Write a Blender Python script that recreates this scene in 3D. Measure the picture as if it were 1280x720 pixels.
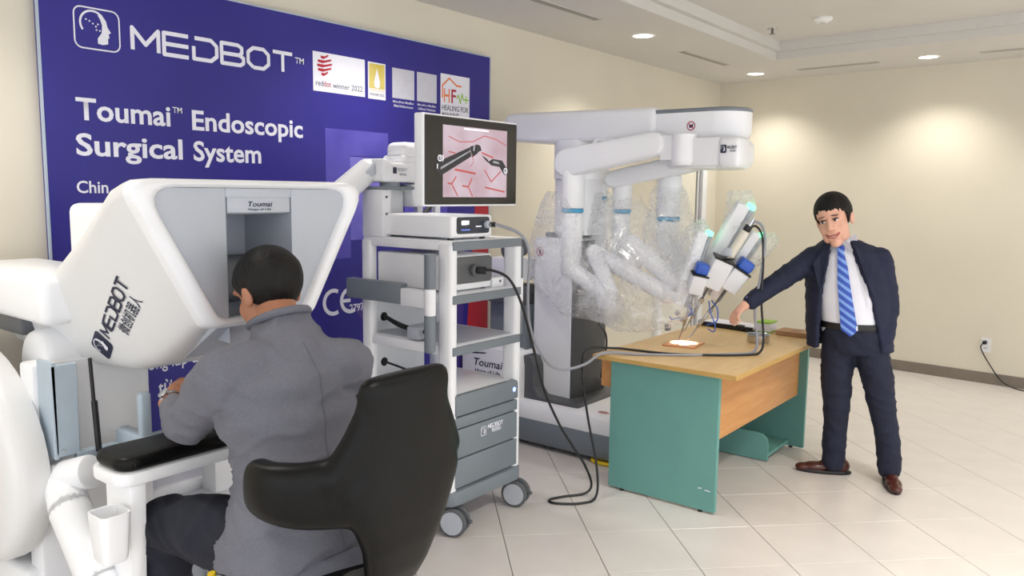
import bpy, bmesh, math, random
from mathutils import Vector, Matrix
random.seed(7)
for _o in list(bpy.data.objects): bpy.data.objects.remove(_o)
SC = bpy.context.scene
COL = SC.collection
PI = math.pi
V = Vector

# ------------------------------------------------------------------ camera
def cam_matrix(pitch, roll, yaw):
    Rz = Matrix.Rotation(yaw, 3, 'Z'); Rx = Matrix.Rotation(pitch, 3, 'X'); Ry = Matrix.Rotation(roll, 3, 'Y')
    R = Rz @ Rx @ Ry
    return Matrix((R.col[0], R.col[2], -R.col[1])).transposed()
cam_d = bpy.data.cameras.new('camera'); cam = bpy.data.objects.new('camera', cam_d); COL.objects.link(cam)
cam_d.sensor_width = 36.0; cam_d.lens = 28.125; cam_d.clip_start = 0.05; cam_d.clip_end = 100
cam.matrix_world = Matrix.Translation((0, 0, 1.581)) @ cam_matrix(-.1196, -.0124, math.radians(37.84)).to_4x4()
SC.camera = cam

# ------------------------------------------------------------------ world, exposure
W = bpy.data.worlds.new('world'); SC.world = W; W.use_nodes = True
bg = W.node_tree.nodes['Background']; bg.inputs[0].default_value = (0.93, 0.96, 1.0, 1); bg.inputs[1].default_value = 1.75
SC.view_settings.view_transform = 'Standard'; SC.view_settings.look = 'None'; SC.view_settings.gamma = 1
SC.view_settings.use_curve_mapping = False; SC.view_settings.exposure = 0.22

def lamp(name, kind, loc, energy, color=(1, .95, .86), parent=None, **kw):
    d = bpy.data.lights.new(name, kind); d.energy = energy; d.color = color
    for k, v in kw.items(): setattr(d, k, v)
    o = bpy.data.objects.new(name, d); COL.objects.link(o); o.location = loc
    if parent: o.parent = parent
    return o

# ------------------------------------------------------------------ materials
def lin(c):
    return tuple((x/255/12.92 if x/255 <= .04045 else ((x/255+.055)/1.055)**2.4) for x in c) + (1,)
MATS = {}
def mat(name, rgb, rough=.5, metal=0., var=.0, vscale=8., bump=0., bscale=60., spec=.5, coat=0., emit=None, estr=0., alpha=1., stretch=None, rgb2=None):
    if name in MATS: return MATS[name]
    m = bpy.data.materials.new(name); m.use_nodes = True; N = m.node_tree.nodes; L = m.node_tree.links
    b = N['Principled BSDF']; c = lin(rgb)
    b.inputs['Base Color'].default_value = c; b.inputs['Roughness'].default_value = rough; b.inputs['Metallic'].default_value = metal
    b.inputs['Specular IOR Level'].default_value = spec
    if coat: b.inputs['Coat Weight'].default_value = coat; b.inputs['Coat Roughness'].default_value = .08
    if emit: b.inputs['Emission Color'].default_value = lin(emit); b.inputs['Emission Strength'].default_value = estr
    tc = N.new('ShaderNodeTexCoord'); mp = N.new('ShaderNodeMapping'); L.new(tc.outputs['Object'], mp.inputs['Vector'])
    if stretch: mp.inputs['Scale'].default_value = stretch
    if var or rgb2:
        nz = N.new('ShaderNodeTexNoise'); nz.inputs['Scale'].default_value = vscale; nz.inputs['Detail'].default_value = 4
        L.new(mp.outputs[0], nz.inputs['Vector'])
        mx = N.new('ShaderNodeMix'); mx.data_type = 'RGBA'
        if rgb2: mx.inputs['A'].default_value = c; mx.inputs['B'].default_value = lin(rgb2)
        else:
            mx.inputs['A'].default_value = tuple(x*(1-var) for x in c[:3]) + (1,)
            mx.inputs['B'].default_value = tuple(min(1, x*(1+var)) for x in c[:3]) + (1,)
        cr = N.new('ShaderNodeMapRange'); cr.inputs['From Min'].default_value = .35; cr.inputs['From Max'].default_value = .65
        L.new(nz.outputs['Fac'], cr.inputs['Value']); L.new(cr.outputs[0], mx.inputs['Factor']); L.new(mx.outputs['Result'], b.inputs['Base Color'])
    if bump:
        nb = N.new('ShaderNodeTexNoise'); nb.inputs['Scale'].default_value = bscale; nb.inputs['Detail'].default_value = 3
        L.new(mp.outputs[0], nb.inputs['Vector'])
        bp = N.new('ShaderNodeBump'); bp.inputs['Strength'].default_value = bump; bp.inputs['Distance'].default_value = .01
        L.new(nb.outputs['Fac'], bp.inputs['Height']); L.new(bp.outputs[0], b.inputs['Normal'])
    MATS[name] = m
    return m

M_wall = mat('wall_paint', (222, 215, 198), .85, var=.02, vscale=2, bump=.03, bscale=90)
M_ceil = mat('ceiling_paint', (214, 211, 206), .9, var=.015, vscale=2)
M_tile = mat('floor_tile', (214, 208, 203), .28, var=.025, vscale=5, bump=.012, bscale=140, spec=.4)
M_grout = mat('grout', (128, 120, 112), .9, var=.1, vscale=20)
M_base = mat('skirting_stone', (128, 118, 107), .45, var=.06, vscale=9)
M_white = mat('white_enamel', (244, 245, 248), .32, var=.01, vscale=4, spec=.45)
M_white2 = mat('white_plastic', (236, 237, 240), .42, var=.012, vscale=6)
M_offw = mat('offwhite_shell', (226, 226, 226), .4, var=.012, vscale=3)
M_grey = mat('grey_panel', (120, 128, 135), .42, var=.02, vscale=6)
M_lgrey = mat('light_grey_panel', (186, 191, 200), .42, var=.015, vscale=6)
M_dgrey = mat('dark_grey_plastic', (88, 90, 94), .45, var=.03, vscale=6)
M_black = mat('black_plastic', (22, 22, 24), .4, var=.1, vscale=10)
M_leather = mat('black_leather', (9, 9, 9), .38, var=.12, vscale=12, bump=.08, bscale=220, spec=.2)
M_steel = mat('steel', (196, 198, 202), .22, metal=1., var=.03, vscale=12)
M_bsteel = mat('blued_grey_metal', (176, 190, 202), .45, metal=0., var=.03, vscale=8)
M_teal = mat('teal_laminate', (104, 158, 150), .5, var=.03, vscale=5, bump=.02, bscale=120)
M_wood = mat('beech_top', (212, 176, 120), .35, rgb2=(220, 187, 134), vscale=7, stretch=(6, .7, 6), bump=.01, bscale=60)
M_wood2 = mat('beech_panel', (203, 143, 85), .45, rgb2=(210, 155, 97), vscale=6, stretch=(6, .7, 6))
M_edge = mat('beech_edge', (196, 158, 92), .45, var=.05, vscale=9)
M_print = mat('white_print', (236, 236, 246), .5, var=.01, vscale=8)
M_ink = mat('dark_ink', (38, 42, 66), .5, var=.03, vscale=8)
M_red = mat('red_print', (178, 30, 52), .5, var=.03, vscale=8)
M_blue = mat('blue_clip', (50, 92, 190), .35, var=.05, vscale=12)
M_cyan = mat('cyan_ring', (70, 170, 215), .4, var=.05, vscale=12)
M_green = mat('green_print', (150, 200, 60), .5, var=.04, vscale=9)
M_gold = mat('gold_print', (205, 180, 70), .45, rgb2=(222, 205, 120), vscale=4)
M_orange = mat('orange_print', (236, 130, 70), .5, var=.02)
M_yellow = mat('yellow_plastic', (225, 190, 20), .5, var=.04)
M_rubber = mat('grey_rubber', (92, 94, 98), .6, var=.04)

# ------------------------------------------------------------------ mesh helpers
def link(name, me, m=None, parent=None, smooth=False, loc=None, kind=None):
    o = bpy.data.objects.new(name, me); COL.objects.link(o)
    if m is not None:
        me.materials.clear(); me.materials.append(m)
    if smooth:
        for p in me.polygons: p.use_smooth = True
    if parent is not None: o.parent = parent
    if loc is not None: o.location = loc
    if kind: o['kind'] = kind
    return o
def obj(name, bm, m, parent=None, smooth=False, angle=None, kind=None):
    me = bpy.data.meshes.new(name)
    bmesh.ops.recalc_face_normals(bm, faces=bm.faces[:])
    if smooth:
        a = math.radians(angle or 40)
        for e in bm.edges:
            e.smooth = not (len(e.link_faces) == 2 and e.calc_face_angle(0) > a)
    bm.to_mesh(me); bm.free()
    return link(name, me, m, parent, smooth, kind=kind)
def tag(o, label, cat, group=None):
    o['label'] = label; o['category'] = cat
    if group: o['group'] = group
    return o
def empty(name, loc, rz=0, label=None, cat=None, group=None):
    o = bpy.data.objects.new(name, None); COL.objects.link(o); o.location = loc; o.rotation_euler = (0, 0, rz); o.empty_display_size = .1
    if label: tag(o, label, cat, group)
    return o
def wparent(o, p):
    """parent a mesh built in world coordinates to an unrotated/rotated empty, keeping its place"""
    o.parent = p
    o.matrix_parent_inverse = (Matrix.Translation(p.location) @ p.rotation_euler.to_matrix().to_4x4()).inverted()
    return o
def NB(): return bmesh.new()
def merge(bm, t):
    me = bpy.data.meshes.new('t'); t.to_mesh(me); t.free(); bm.from_mesh(me); bpy.data.meshes.remove(me)
def rbox(bm, lo, hi, r=0., seg=2, rot=None, piv=None):
    t = bmesh.new(); lo = V(lo); hi = V(hi); c = (lo+hi)/2; s = hi-lo
    bmesh.ops.create_cube(t, size=1); bmesh.ops.scale(t, vec=s, verts=t.verts)
    if r: bmesh.ops.bevel(t, geom=t.edges[:], offset=min(r, min(s)*.49), segments=seg, affect='EDGES', profile=.5)
    if rot is not None: bmesh.ops.rotate(t, cent=(0, 0, 0) if piv is None else V(piv)-c, matrix=rot, verts=t.verts)
    bmesh.ops.translate(t, vec=c, verts=t.verts); merge(bm, t)
def frame(a, b):
    d = (V(b)-V(a)).normalized(); up = V((0, 0, 1)) if abs(d.z) < .95 else V((1, 0, 0))
    x = d.cross(up).normalized(); return x, d.cross(x).normalized(), d
def cyl(bm, a, b, r0, r1=None, n=20, cap=True):
    r1 = r0 if r1 is None else r1; a = V(a); b = V(b); x, y, d = frame(a, b)
    A = [bm.verts.new(a+(x*math.cos(k*2*PI/n)+y*math.sin(k*2*PI/n))*r0) for k in range(n)]
    B = [bm.verts.new(b+(x*math.cos(k*2*PI/n)+y*math.sin(k*2*PI/n))*r1) for k in range(n)]
    for k in range(n): bm.faces.new((A[k], A[(k+1) % n], B[(k+1) % n], B[k]))
    if cap: bm.faces.new(A[::-1]); bm.faces.new(B)
def rcyl(bm, a, b, r, e=.01, n=24):
    a = V(a); b = V(b); d = (b-a).normalized()
    loft(bm, [ring(a, b, r-e, n, 0), ring(a, b, r-e*.3, n, 0, d*e*.3), ring(a, b, r, n, 0, d*e), ring(a, b, r, n, 1, -d*e), ring(a, b, r-e*.3, n, 1, -d*e*.3), ring(a, b, r-e, n, 1)])
def ring(a, b, r, n, end, off=V((0, 0, 0))):
    x, y, d = frame(a, b); c = (V(b) if end else V(a))+off
    return [c+(x*math.cos(k*2*PI/n)+y*math.sin(k*2*PI/n))*r for k in range(n)]
def loft(bm, rings, cap=True, closed=True):
    vs = [[bm.verts.new(p) for p in r] for r in rings]; n = len(rings[0])
    for i in range(len(vs)-1):
        for k in range(n if closed else n-1):
            bm.faces.new((vs[i][k], vs[i][(k+1) % n], vs[i+1][(k+1) % n], vs[i+1][k]))
    if cap and closed: bm.faces.new(vs[0][::-1]); bm.faces.new(vs[-1])
def crom(pts, n=6):
    P = [V(p) for p in pts]; P = [P[0]*2-P[1]]+P+[P[-1]*2-P[-2]]; out = []
    for i in range(1, len(P)-2):
        for k in range(n):
            t = k/n; a, b, c, d = P[i-1], P[i], P[i+1], P[i+2]
            out.append(.5*((2*b)+(c-a)*t+(2*a-5*b+4*c-d)*t*t+(3*b-a-3*c+d)*t**3))
    out.append(P[-2]); return out
def tube(bm, pts, r, n=10, sm=6):
    P = crom(pts, sm) if sm else [V(p) for p in pts]; rr = r if callable(r) else (lambda t: r)
    d = (P[1]-P[0]).normalized(); up = V((0, 0, 1)) if abs(d.z) < .9 else V((1, 0, 0)); x = d.cross(up).normalized(); rings = []
    for i, p in enumerate(P):
        d = (P[min(i+1, len(P)-1)]-P[max(i-1, 0)]).normalized(); x = (x-d*x.dot(d)).normalized(); y = d.cross(x); R = rr(i/(len(P)-1))
        rings.append([p+(x*math.cos(k*2*PI/n)+y*math.sin(k*2*PI/n))*R for k in range(n)])
    loft(bm, rings)
def sph(bm, c, r, n=14, rot=None):
    t = bmesh.new(); bmesh.ops.create_uvsphere(t, u_segments=n, v_segments=max(6, n*2//3), radius=1)
    r = (r, r, r) if not hasattr(r, '__len__') else r
    bmesh.ops.scale(t, vec=r, verts=t.verts)
    if rot is not None: bmesh.ops.rotate(t, cent=(0, 0, 0), matrix=rot, verts=t.verts)
    bmesh.ops.translate(t, vec=c, verts=t.verts); merge(bm, t)
def cap2(bm, a, b, r0, r1, n=14):
    """tapered capsule"""
    a = V(a); b = V(b); cyl(bm, a, b, r0, r1, n); sph(bm, a, r0, n); sph(bm, b, r1, n)
def chain(bm, pts, n=14):
    for (a, r0), (b, r1) in zip(pts[:-1], pts[1:]): cap2(bm, a, b, r0, r1, n)
def prism(bm, pts, f0, f1, bev=0., seg=2):
    """extrude a polygon; f0/f1 map a 2d point to the two 3d caps"""
    t = bmesh.new(); A = [t.verts.new(f0(p)) for p in pts]; B = [t.verts.new(f1(p)) for p in pts]; n = len(pts)
    t.faces.new(A[::-1]); t.faces.new(B)
    for k in range(n): t.faces.new((A[k], A[(k+1) % n], B[(k+1) % n], B[k]))
    bmesh.ops.recalc_face_normals(t, faces=t.faces[:])
    if bev: bmesh.ops.bevel(t, geom=t.edges[:], offset=bev, segments=seg, affect='EDGES', profile=.5)
    merge(bm, t)
def rrect(w, h, r, n=5, cx=0, cy=0):
    out = []
    for sx, sy, a0 in ((1, 1, 0), (-1, 1, 90), (-1, -1, 180), (1, -1, 270)):
        for k in range(n+1):
            a = math.radians(a0+90*k/n); out.append((cx+sx*(w/2-r)+r*math.cos(a), cy+sy*(h/2-r)+r*math.sin(a)))
    return out
def fuse(name, bm, voxel, m, parent=None, it=4, fac=.5, smooth=True, post=None):
    """closed overlapping pieces become ONE continuous surface"""
    me = bpy.data.meshes.new(name+'_src'); bm.to_mesh(me); bm.free()
    o = bpy.data.objects.new(name+'_src', me); COL.objects.link(o)
    r = o.modifiers.new('r', 'REMESH'); r.mode = 'VOXEL'; r.voxel_size = voxel; r.adaptivity = 0
    if it:
        s = o.modifiers.new('s', 'SMOOTH'); s.iterations = it; s.factor = fac
    dg = bpy.context.evaluated_depsgraph_get(); dg.update()
    new = bpy.data.meshes.new_from_object(o.evaluated_get(dg)); new.name = name
    bpy.data.objects.remove(o); bpy.data.meshes.remove(me)
    if post:
        nr = [v.normal.copy() for v in new.vertices]
        for v, n_ in zip(new.vertices, nr): v.co = post(v.co, n_) if post.__code__.co_argcount > 1 else post(v.co)
    return link(name, new, m, parent, smooth)
class Pl:
    """a plane for flat print: origin, unit right, unit up"""
    def __init__(s, o, ex, ey):
        s.o = V(o); s.ex = V(ex).normalized(); s.ey = V(ey).normalized(); s.n = s.ex.cross(s.ey).normalized()
    def __call__(s, x, y, d=0.): return s.o+s.ex*x+s.ey*y+s.n*d
def flat(name, pl, polys, m, parent, d=.0012, th=.0008):
    bm = NB()
    for i, P in enumerate(polys):
        A = [bm.verts.new(pl(x, y, d+i*.00004)) for x, y in P]
        try: bm.faces.new(A)
        except ValueError: pass
    o = obj(name, bm, m); return wparent(o, parent) if parent else o
def stroke(pts, w, closed=False):
    out = []; P = list(pts)+([pts[0]] if closed else []); n = 10
    for (a, b), (c, d) in zip(P[:-1], P[1:]):
        l = math.hypot(c-a, d-b) or 1e-6; nx, ny = -(d-b)/l*w/2, (c-a)/l*w/2
        out.append([(a+nx, b+ny), (a-nx, b-ny), (c-nx, d-ny), (c+nx, d+ny)])
    for (a, b) in P[(1 if not closed else 0):-1]:
        out.append([(a+w/2*math.cos(2*PI*k/n), b+w/2*math.sin(2*PI*k/n)) for k in range(n)])
    return out
def arc(cx, cy, r, a0, a1, n=14, ry=None):
    ry = r if ry is None else ry
    return [(cx+r*math.cos(math.radians(a0+(a1-a0)*k/n)), cy+ry*math.sin(math.radians(a0+(a1-a0)*k/n))) for k in range(n+1)]
def medbot(x0, y0, w, h, sw):
    """the wide six-letter wordmark as strokes"""
    L = {'M': [[(0, 0), (0, 1), (.5, .3), (1, 1), (1, 0)]],
         'E': [[(1, 1), (0, 1), (0, 0), (1, 0)], [(0, .5), (1, .5)]],
         'D': [[(.05, 1), (.75, 1), (1, .75), (1, .25), (.75, 0), (0, 0), (0, .6)]],
         'B': [[(0, .5), (0, 1), (.75, 1), (.93, .88), (.93, .62), (.8, .5), (1, .38), (1, .12), (.85, 0), (0, 0), (0, .5)], [(0, .5), (.8, .5)]],
         'O': [[(.25, 0), (.75, 0), (1, .25), (1, .75), (.75, 1), (.25, 1), (0, .75), (0, .25), (.25, 0)]],
         'T': [[(0, 1), (1, 1)], [(.5, 1), (.5, 0)]]}
    out = []; cw = w/(6+5*.22)
    for i, ch in enumerate('MEDBOT'):
        for s in L[ch]: out += stroke([(x0+i*cw*1.22+x*cw, y0+y*h) for x, y in s], sw)
    return out
def head_logo(cx, cy, s):
    """face in profile with a crescent behind it, in a rounded square of side s"""
    P = [stroke(arc(cx-.10*s, cy+.12*s, .30*s, 40, 215, 16), .05*s)]
    face = [(.02, .34), (.12, .36), (.22, .22), (.25, .08), (.33, -.04), (.27, -.08), (.29, -.16), (.25, -.2), (.25, -.32), (.12, -.36), (0, -.34), (.0, -.22), (.1, -.08), (.12, .1), (.08, .24)]
    dots = [[(cx+dx*s+.022*s*math.cos(k*PI/4), cy+dy*s+.022*s*math.sin(k*PI/4)) for k in range(8)] for dx, dy in ((-.26, .2), (-.18, .17), (-.1, .12), (-.03, .06), (.02, .12), (-.02, -.02), (.06, -.03))]
    return P[0]+[[(cx+x*s, cy+y*s) for x, y in face]]+dots
def text(name, body, pl, x0, y0, w, h, m, parent, bold=0., d=.0012, cap=None, shear=0.):
    """flat lettering fitted to width w; h = height of a capital"""
    cu = bpy.data.curves.new(name, 'FONT'); cu.body = body; cu.size = 1; cu.offset = bold; cu.shear = shear; cu.resolution_u = 3
    o = bpy.data.objects.new(name+'_src', cu); COL.objects.link(o)
    dg = bpy.context.evaluated_depsgraph_get(); dg.update()
    me = bpy.data.meshes.new_from_object(o.evaluated_get(dg)); bpy.data.objects.remove(o); bpy.data.curves.remove(cu)
    me.name = name
    if not me.vertices: return None
    xs = [v.co.x for v in me.vertices]; a, b = min(xs), max(xs); sx = w/(b-a); sy = h/.70
    for v in me.vertices: v.co = pl(x0+(v.co.x-a)*sx, y0+v.co.y*sy, d)
    o = link(name, me, m)
    return wparent(o, parent) if parent else o
from mathutils.bvhtree import BVHTree
def bvh(o):
    me = o.data; return BVHTree.FromPolygons([v.co.copy() for v in me.vertices], [tuple(p.vertices) for p in me.polygons])
def P(name, bm, m, th, smooth=False, angle=None, kind=None):
    return wparent(obj(name, bm, m, None, smooth, angle, kind), th)
def S(name, bm, m, smooth=False):
    o = obj(name, bm, m, None, smooth); o['kind'] = 'structure'; return o
# ------------------------------------------------------------------ the room
XL = -3.53; YB = 8.04; HC = 2.716; SK = math.radians(-5)
bd = V((math.cos(SK), math.sin(SK), 0)); bn = V((-bd.y, bd.x, 0))     # back wall direction, outward normal
XR = 4.2; YN = -3.2
def yb(x): return YB+(x-XL)*math.tan(SK)
bm = NB(); prism(bm, [(XL-.1, YN), (XR, YN), (XR, yb(XR)+.1), (XL-.1, YB+.1)], lambda p: (p[0], p[1], -.1), lambda p: (p[0], p[1], -.004)); floor = S('floor', bm, M_grout)
# floor tiles laid at 45 degrees to the walls
TA = .778; TC = (-3.9716, -6.7939); TS = .4
def t2w(i, j):
    x = (i-TC[0])*TS; y = (j-TC[1])*TS
    return (x*math.cos(TA)-y*math.sin(TA), x*math.sin(TA)+y*math.cos(TA))
def clip(poly, px, py, nx, ny):
    out = []
    for k in range(len(poly)):
        a = poly[k]; b = poly[(k+1) % len(poly)]
        da = (a[0]-px)*nx+(a[1]-py)*ny; db = (b[0]-px)*nx+(b[1]-py)*ny
        if da <= 0: out.append(a)
        if (da < 0 < db) or (db < 0 < da):
            t = da/(da-db); out.append((a[0]+(b[0]-a[0])*t, a[1]+(b[1]-a[1])*t))
    return out
ci = cam.matrix_world.inverted()
def px(p):
    q = ci @ V(p)
    if q.z > -.3: return None
    return (640+1000*q.x/-q.z, 360-1000*q.y/-q.z)
tiles = []
g = .0016
for i in range(-34, 26):
    for j in range(-26, 30):
        q = [t2w(i+g/TS, j+g/TS), t2w(i+1-g/TS, j+g/TS), t2w(i+1-g/TS, j+1-g/TS), t2w(i+g/TS, j+1-g/TS)]
        full = all(x > XL+.001 and y < yb(x)-.001 and x < XR and y > YN for x, y in q)
        if not full:
            for (a, b, c, d) in ((XL, 0, -1, 0), (XL, YB, bn.x, bn.y), (XR, 0, 1, 0), (0, YN, 0, -1)):
                if len(q) > 2: q = clip(q, a, b, c, d)
            if len(q) < 3: continue
        cx = sum(p[0] for p in q)/len(q); cy = sum(p[1] for p in q)/len(q)
        s = px((cx, cy, 0)); vis = s is not None and -60 < s[0] < 1340 and s[1] < 790 and s[1] > 0
        tiles.append((cx*cx+cy*cy, vis, full, q, i, j))
tiles.sort(key=lambda t: t[0])
tb = bmesh.new(); a = t2w(0, 0)
Q = [(g, g), (TS-g, g), (TS-g, TS-g), (g, TS-g)]
prism(tb, Q, lambda p: (p[0], p[1], -.006), lambda p: (p[0], p[1], 0), .0012, 1)
tile_me = bpy.data.meshes.new('floor_tile'); tb.to_mesh(tile_me); tb.free(); tile_me.materials.append(M_tile)
rest = NB(); cnt = 0
for d, vis, full, q, i, j in tiles:
    if vis and cnt < 300:
        cnt += 1
        if full:
            o = bpy.data.objects.new('tile', tile_me); COL.objects.link(o); o.location = (*t2w(i, j), 0); o.rotation_euler = (0, 0, TA); o.parent = floor
        else:
            b2 = NB(); prism(b2, q, lambda p: (p[0], p[1], -.006), lambda p: (p[0], p[1], 0)); obj('tile', b2, M_tile, floor)
    else:
        prism(rest, q, lambda p: (p[0], p[1], -.006), lambda p: (p[0], p[1], 0))
obj('tile_field', rest, M_tile, floor, kind='stuff')
# walls
bm = NB(); rbox(bm, (XL-.12, YN, -.1), (XL, YB+.1, HC+.2)); S('wall_left', bm, M_wall)
c0 = V((XL, YB, 0))
def onback(s, z, d=0.): return c0+bd*s-bn*d+V((0, 0, z))
bm = NB(); prism(bm, [(-.1, -.1), (8.2, -.1), (8.2, HC+.2), (-.1, HC+.2)], lambda p: onback(p[0], p[1], 0), lambda p: onback(p[0], p[1], -.12)); S('wall_back', bm, M_wall)
bm = NB(); prism(bm, [(0.014, 0), (7.8, 0), (7.8, .095), (0.014, .095)], lambda p: onback(p[0], p[1], .012), lambda p: onback(p[0], p[1], 0)); S('baseboard_back', bm, M_base)
bm = NB(); rbox(bm, (XL, YN, 0), (XL+.012, 6.72, .095)); rbox(bm, (XL, 7.72, 0), (XL+.012, YB-.002, .095)); S('baseboard_left', bm, M_base)
# door in the left wall near the corner
M_door = mat('door_paint', (226, 222, 206), .5, var=.01)
bm = NB(); rbox(bm, (XL, 6.82, 0.005), (XL+.02, 7.5, 1.83), .004); dr = S('door_1', bm, M_door)
bm = NB()
for a, b in (((XL, 6.73, 0), (XL+.05, 6.81, 1.90)), ((XL, 7.60, 0), (XL+.05, 7.70, 1.90)), ((XL, 6.81, 1.84), (XL+.05, 7.60, 1.90))): rbox(bm, a, b, .006)
obj('door_frame', bm, M_white2, dr)
bm = NB(); rbox(bm, (XL, 7.5, .005), (XL+.012, 7.6, 1.84)); obj('door_gap', bm, mat('door_gap_shadow', (84, 80, 70), .6, var=.05), dr)
bm = NB(); rbox(bm, (XL+.0, 7.53, .005), (XL+.03, 7.55, 1.83), .003); obj('door_edge', bm, M_white2, dr)
bm = NB(); cyl(bm, (XL+.02, 7.43, .95), (XL+.06, 7.43, .95), .012, n=10); rbox(bm, (XL+.05, 7.33, .94), (XL+.065, 7.44, .96), .005); obj('door_handle', bm, M_steel, dr)
# ceiling with a stepped tray
RX0, RX1, RY0, RY1 = -2.52, 3.2, -2.4, 6.84
def ry1(x, k=0): return RY1+k+(x-RX0)*math.tan(SK)
bm = NB(); z0, z1, z2 = HC, HC+.062, HC+.135
def Qd(*p): bm.faces.new([bm.verts.new(v) for v in p])
Qd((XL-.1, YN, z0), (RX0, YN, z0), (RX0, YB+.4, z0), (XL-.1, YB+.4, z0))
Qd((RX0, ry1(RX0), z0), (XR, ry1(XR), z0), (XR, YB+.4, z0), (RX0, YB+.4, z0))
Qd((RX0, YN, z0), (XR, YN, z0), (XR, RY0, z0), (RX0, RY0, z0))
Qd((RX1, RY0, z0), (XR, RY0, z0), (XR, ry1(XR), z0), (RX1, ry1(RX1), z0))
def rim(k, za, zb):
    c = [(RX0-k, RY0-k), (RX1+k, RY0-k), (RX1+k, ry1(RX1+k, k)), (RX0-k, ry1(RX0-k, k))]
    for i in range(4): a = c[i]; b = c[(i+1) % 4]; Qd((*a, za), (*b, za), (*b, zb), (*a, zb))
    return c
ca = rim(0, z0, z1); cb = rim(-.05, z1, z1+.0001); cc = rim(-.05, z1, z2)
for i in range(4): Qd((*ca[i], z1), (*ca[(i+1) % 4], z1), (*cc[(i+1) % 4], z1), (*cc[i], z1))
Qd(*[(*p, z2) for p in cc])
Qd((XL-.1, YN, z2+.05), (XR, YN, z2+.05), (XR, YB+.4, z2+.05), (XL-.1, YB+.4, z2+.05))
ceil = S('ceiling', bm, M_ceil)
# ------------------------------------------------------------------ ceiling fittings
M_lens = mat('lamp_lens', (255, 250, 235), .4, emit=(255, 247, 228), estr=6., var=.01)
M_trim = mat('lamp_trim', (235, 235, 232), .4, var=.01)
def downlight(x, y, label, power=48, z=None):
    z = HC if z is None else z
    t = empty('downlight', (x, y, z), 0, label, 'ceiling light', 'recessed ceiling lights')
    bm = NB(); n = 28
    loft(bm, [[V((x+r*math.cos(k*2*PI/n), y+r*math.sin(k*2*PI/n), h)) for k in range(n)] for r, h in ((.092, z), (.088, z-.006), (.074, z-.006), (.070, z-.002))], cap=False)
    P('trim_ring', bm, M_trim, t, True)
    bm = NB(); bm.faces.new([bm.verts.new((x+.072*math.cos(k*2*PI/n), y+.072*math.sin(k*2*PI/n), z-.003)) for k in range(n)]); P('lens', bm, M_lens, t)
    l = lamp('downlight_lamp', 'SPOT', (0, 0, -.02), power, (1, .965, .90), t, spot_size=math.radians(125), spot_blend=.75, shadow_soft_size=.07)
    return t
downlight(-2.93, 5.28, 'round recessed ceiling light above the robot boom, nearest along the left wall')
downlight(-2.95, 7.50, 'round recessed ceiling light in the room corner')
downlight(-1.45, 7.36, 'round recessed ceiling light above the back wall, over the standing man')
for k, (x, y) in enumerate([(-2.93, 3.03), (-2.93, .78), (-2.93, -1.4), (.05, 7.23), (1.55, 7.1), (3.0, 6.9)]):  # unseen, carrying on the spacing of the visible rows; added for brightness
    downlight(x, y, 'round recessed ceiling light out of view, ' + ('over the cart', 'over the console', 'behind the console', 'first right of the standing man', 'second right of the standing man', 'far right along the back wall')[k])
for k, (x, y) in enumerate([(.2, -.6), (.2, 1.4), (.2, 3.4), (1.7, .4), (1.7, 2.4), (1.7, 4.4)]):  # unseen fill lights added in the tray to brighten the room further in
    downlight(x, y, 'round added fill light recessed in the ceiling tray out of view, ' + ('behind the viewer', 'just ahead of the viewer', 'middle of the left row', 'first of the right row', 'middle of the right row', 'last of the right row')[k], 135, z2)
M_slot = mat('vent_slot', (96, 90, 82), .6, var=.05)
M_slotf = mat('vent_frame', (196, 192, 184), .5, var=.02)
def vent(a, b, label):
    t = empty('linear_vent', ((a[0]+b[0])/2, (a[1]+b[1])/2, HC), math.atan2(b[1]-a[1], b[0]-a[0]), label, 'air vent', 'linear ceiling vents')
    L = math.hypot(b[0]-a[0], b[1]-a[1])/2
    bm = NB(); rbox(bm, (-L, -.022, -.004), (L, .022, 0)); obj('slot', bm, M_slot, t)
    bm = NB(); rbox(bm, (-L-.01, -.032, -.006), (L+.01, -.02, 0)); rbox(bm, (-L-.01, .02, -.006), (L+.01, .032, 0)); rbox(bm, (-L-.01, -.003, -.006), (L+.01, .003, 0)); obj('vent_frame', bm, M_slotf, t)
vent((-2.93, 3.5), (-2.91, 4.63), 'dark linear slot vent in ceiling above monitor and backdrop')
vent((-2.99, 6.05), (-2.97, 6.86), 'dark linear slot vent in ceiling along left wall between two round lights')
vent((-2.53, 7.47), (-1.85, 7.41), 'thin linear slot vent in ceiling along back wall between two round lights')
vent((-1.07, 7.36), (-.4, 7.3), 'thin linear slot vent in ceiling at the right edge of the photo')
t = empty('sprinkler', (-2.33, 6.22, z2), 0, 'small metal fire sprinkler hanging from the ceiling tray', 'sprinkler')
bm = NB(); cyl(bm, (-2.33, 6.22, z2), (-2.33, 6.22, z2-.006), .04, .036, 20); P('rosette', bm, M_steel, t, True)
bm = NB(); cyl(bm, (-2.33, 6.22, z2-.006), (-2.33, 6.22, z2-.04), .009, n=10); cyl(bm, (-2.33, 6.22, z2-.04), (-2.33, 6.22, z2-.043), .022, n=14); P('head', bm, mat('sprinkler_brass', (120, 110, 100), .35, metal=.8, var=.04), t)
t = empty('smoke_detector', (-1.9, 6.05, z2), 0, 'round cream smoke detector on the ceiling tray', 'smoke detector')
bm = NB(); x, y = -1.9, 6.05; n = 28
loft(bm, [[V((x+r*math.cos(k*2*PI/n), y+r*math.sin(k*2*PI/n), z)) for k in range(n)] for r, z in ((.065, z2), (.068, z2-.012), (.06, z2-.022), (.045, z2-.03), (.04, z2-.034), (.01, z2-.036))]); P('housing', bm, M_trim, t, True)
bm = NB(); cyl(bm, (x, y, z2-.034), (x, y, z2-.039), .02, n=16); P('sensor_cap', bm, M_slotf, t)
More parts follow.
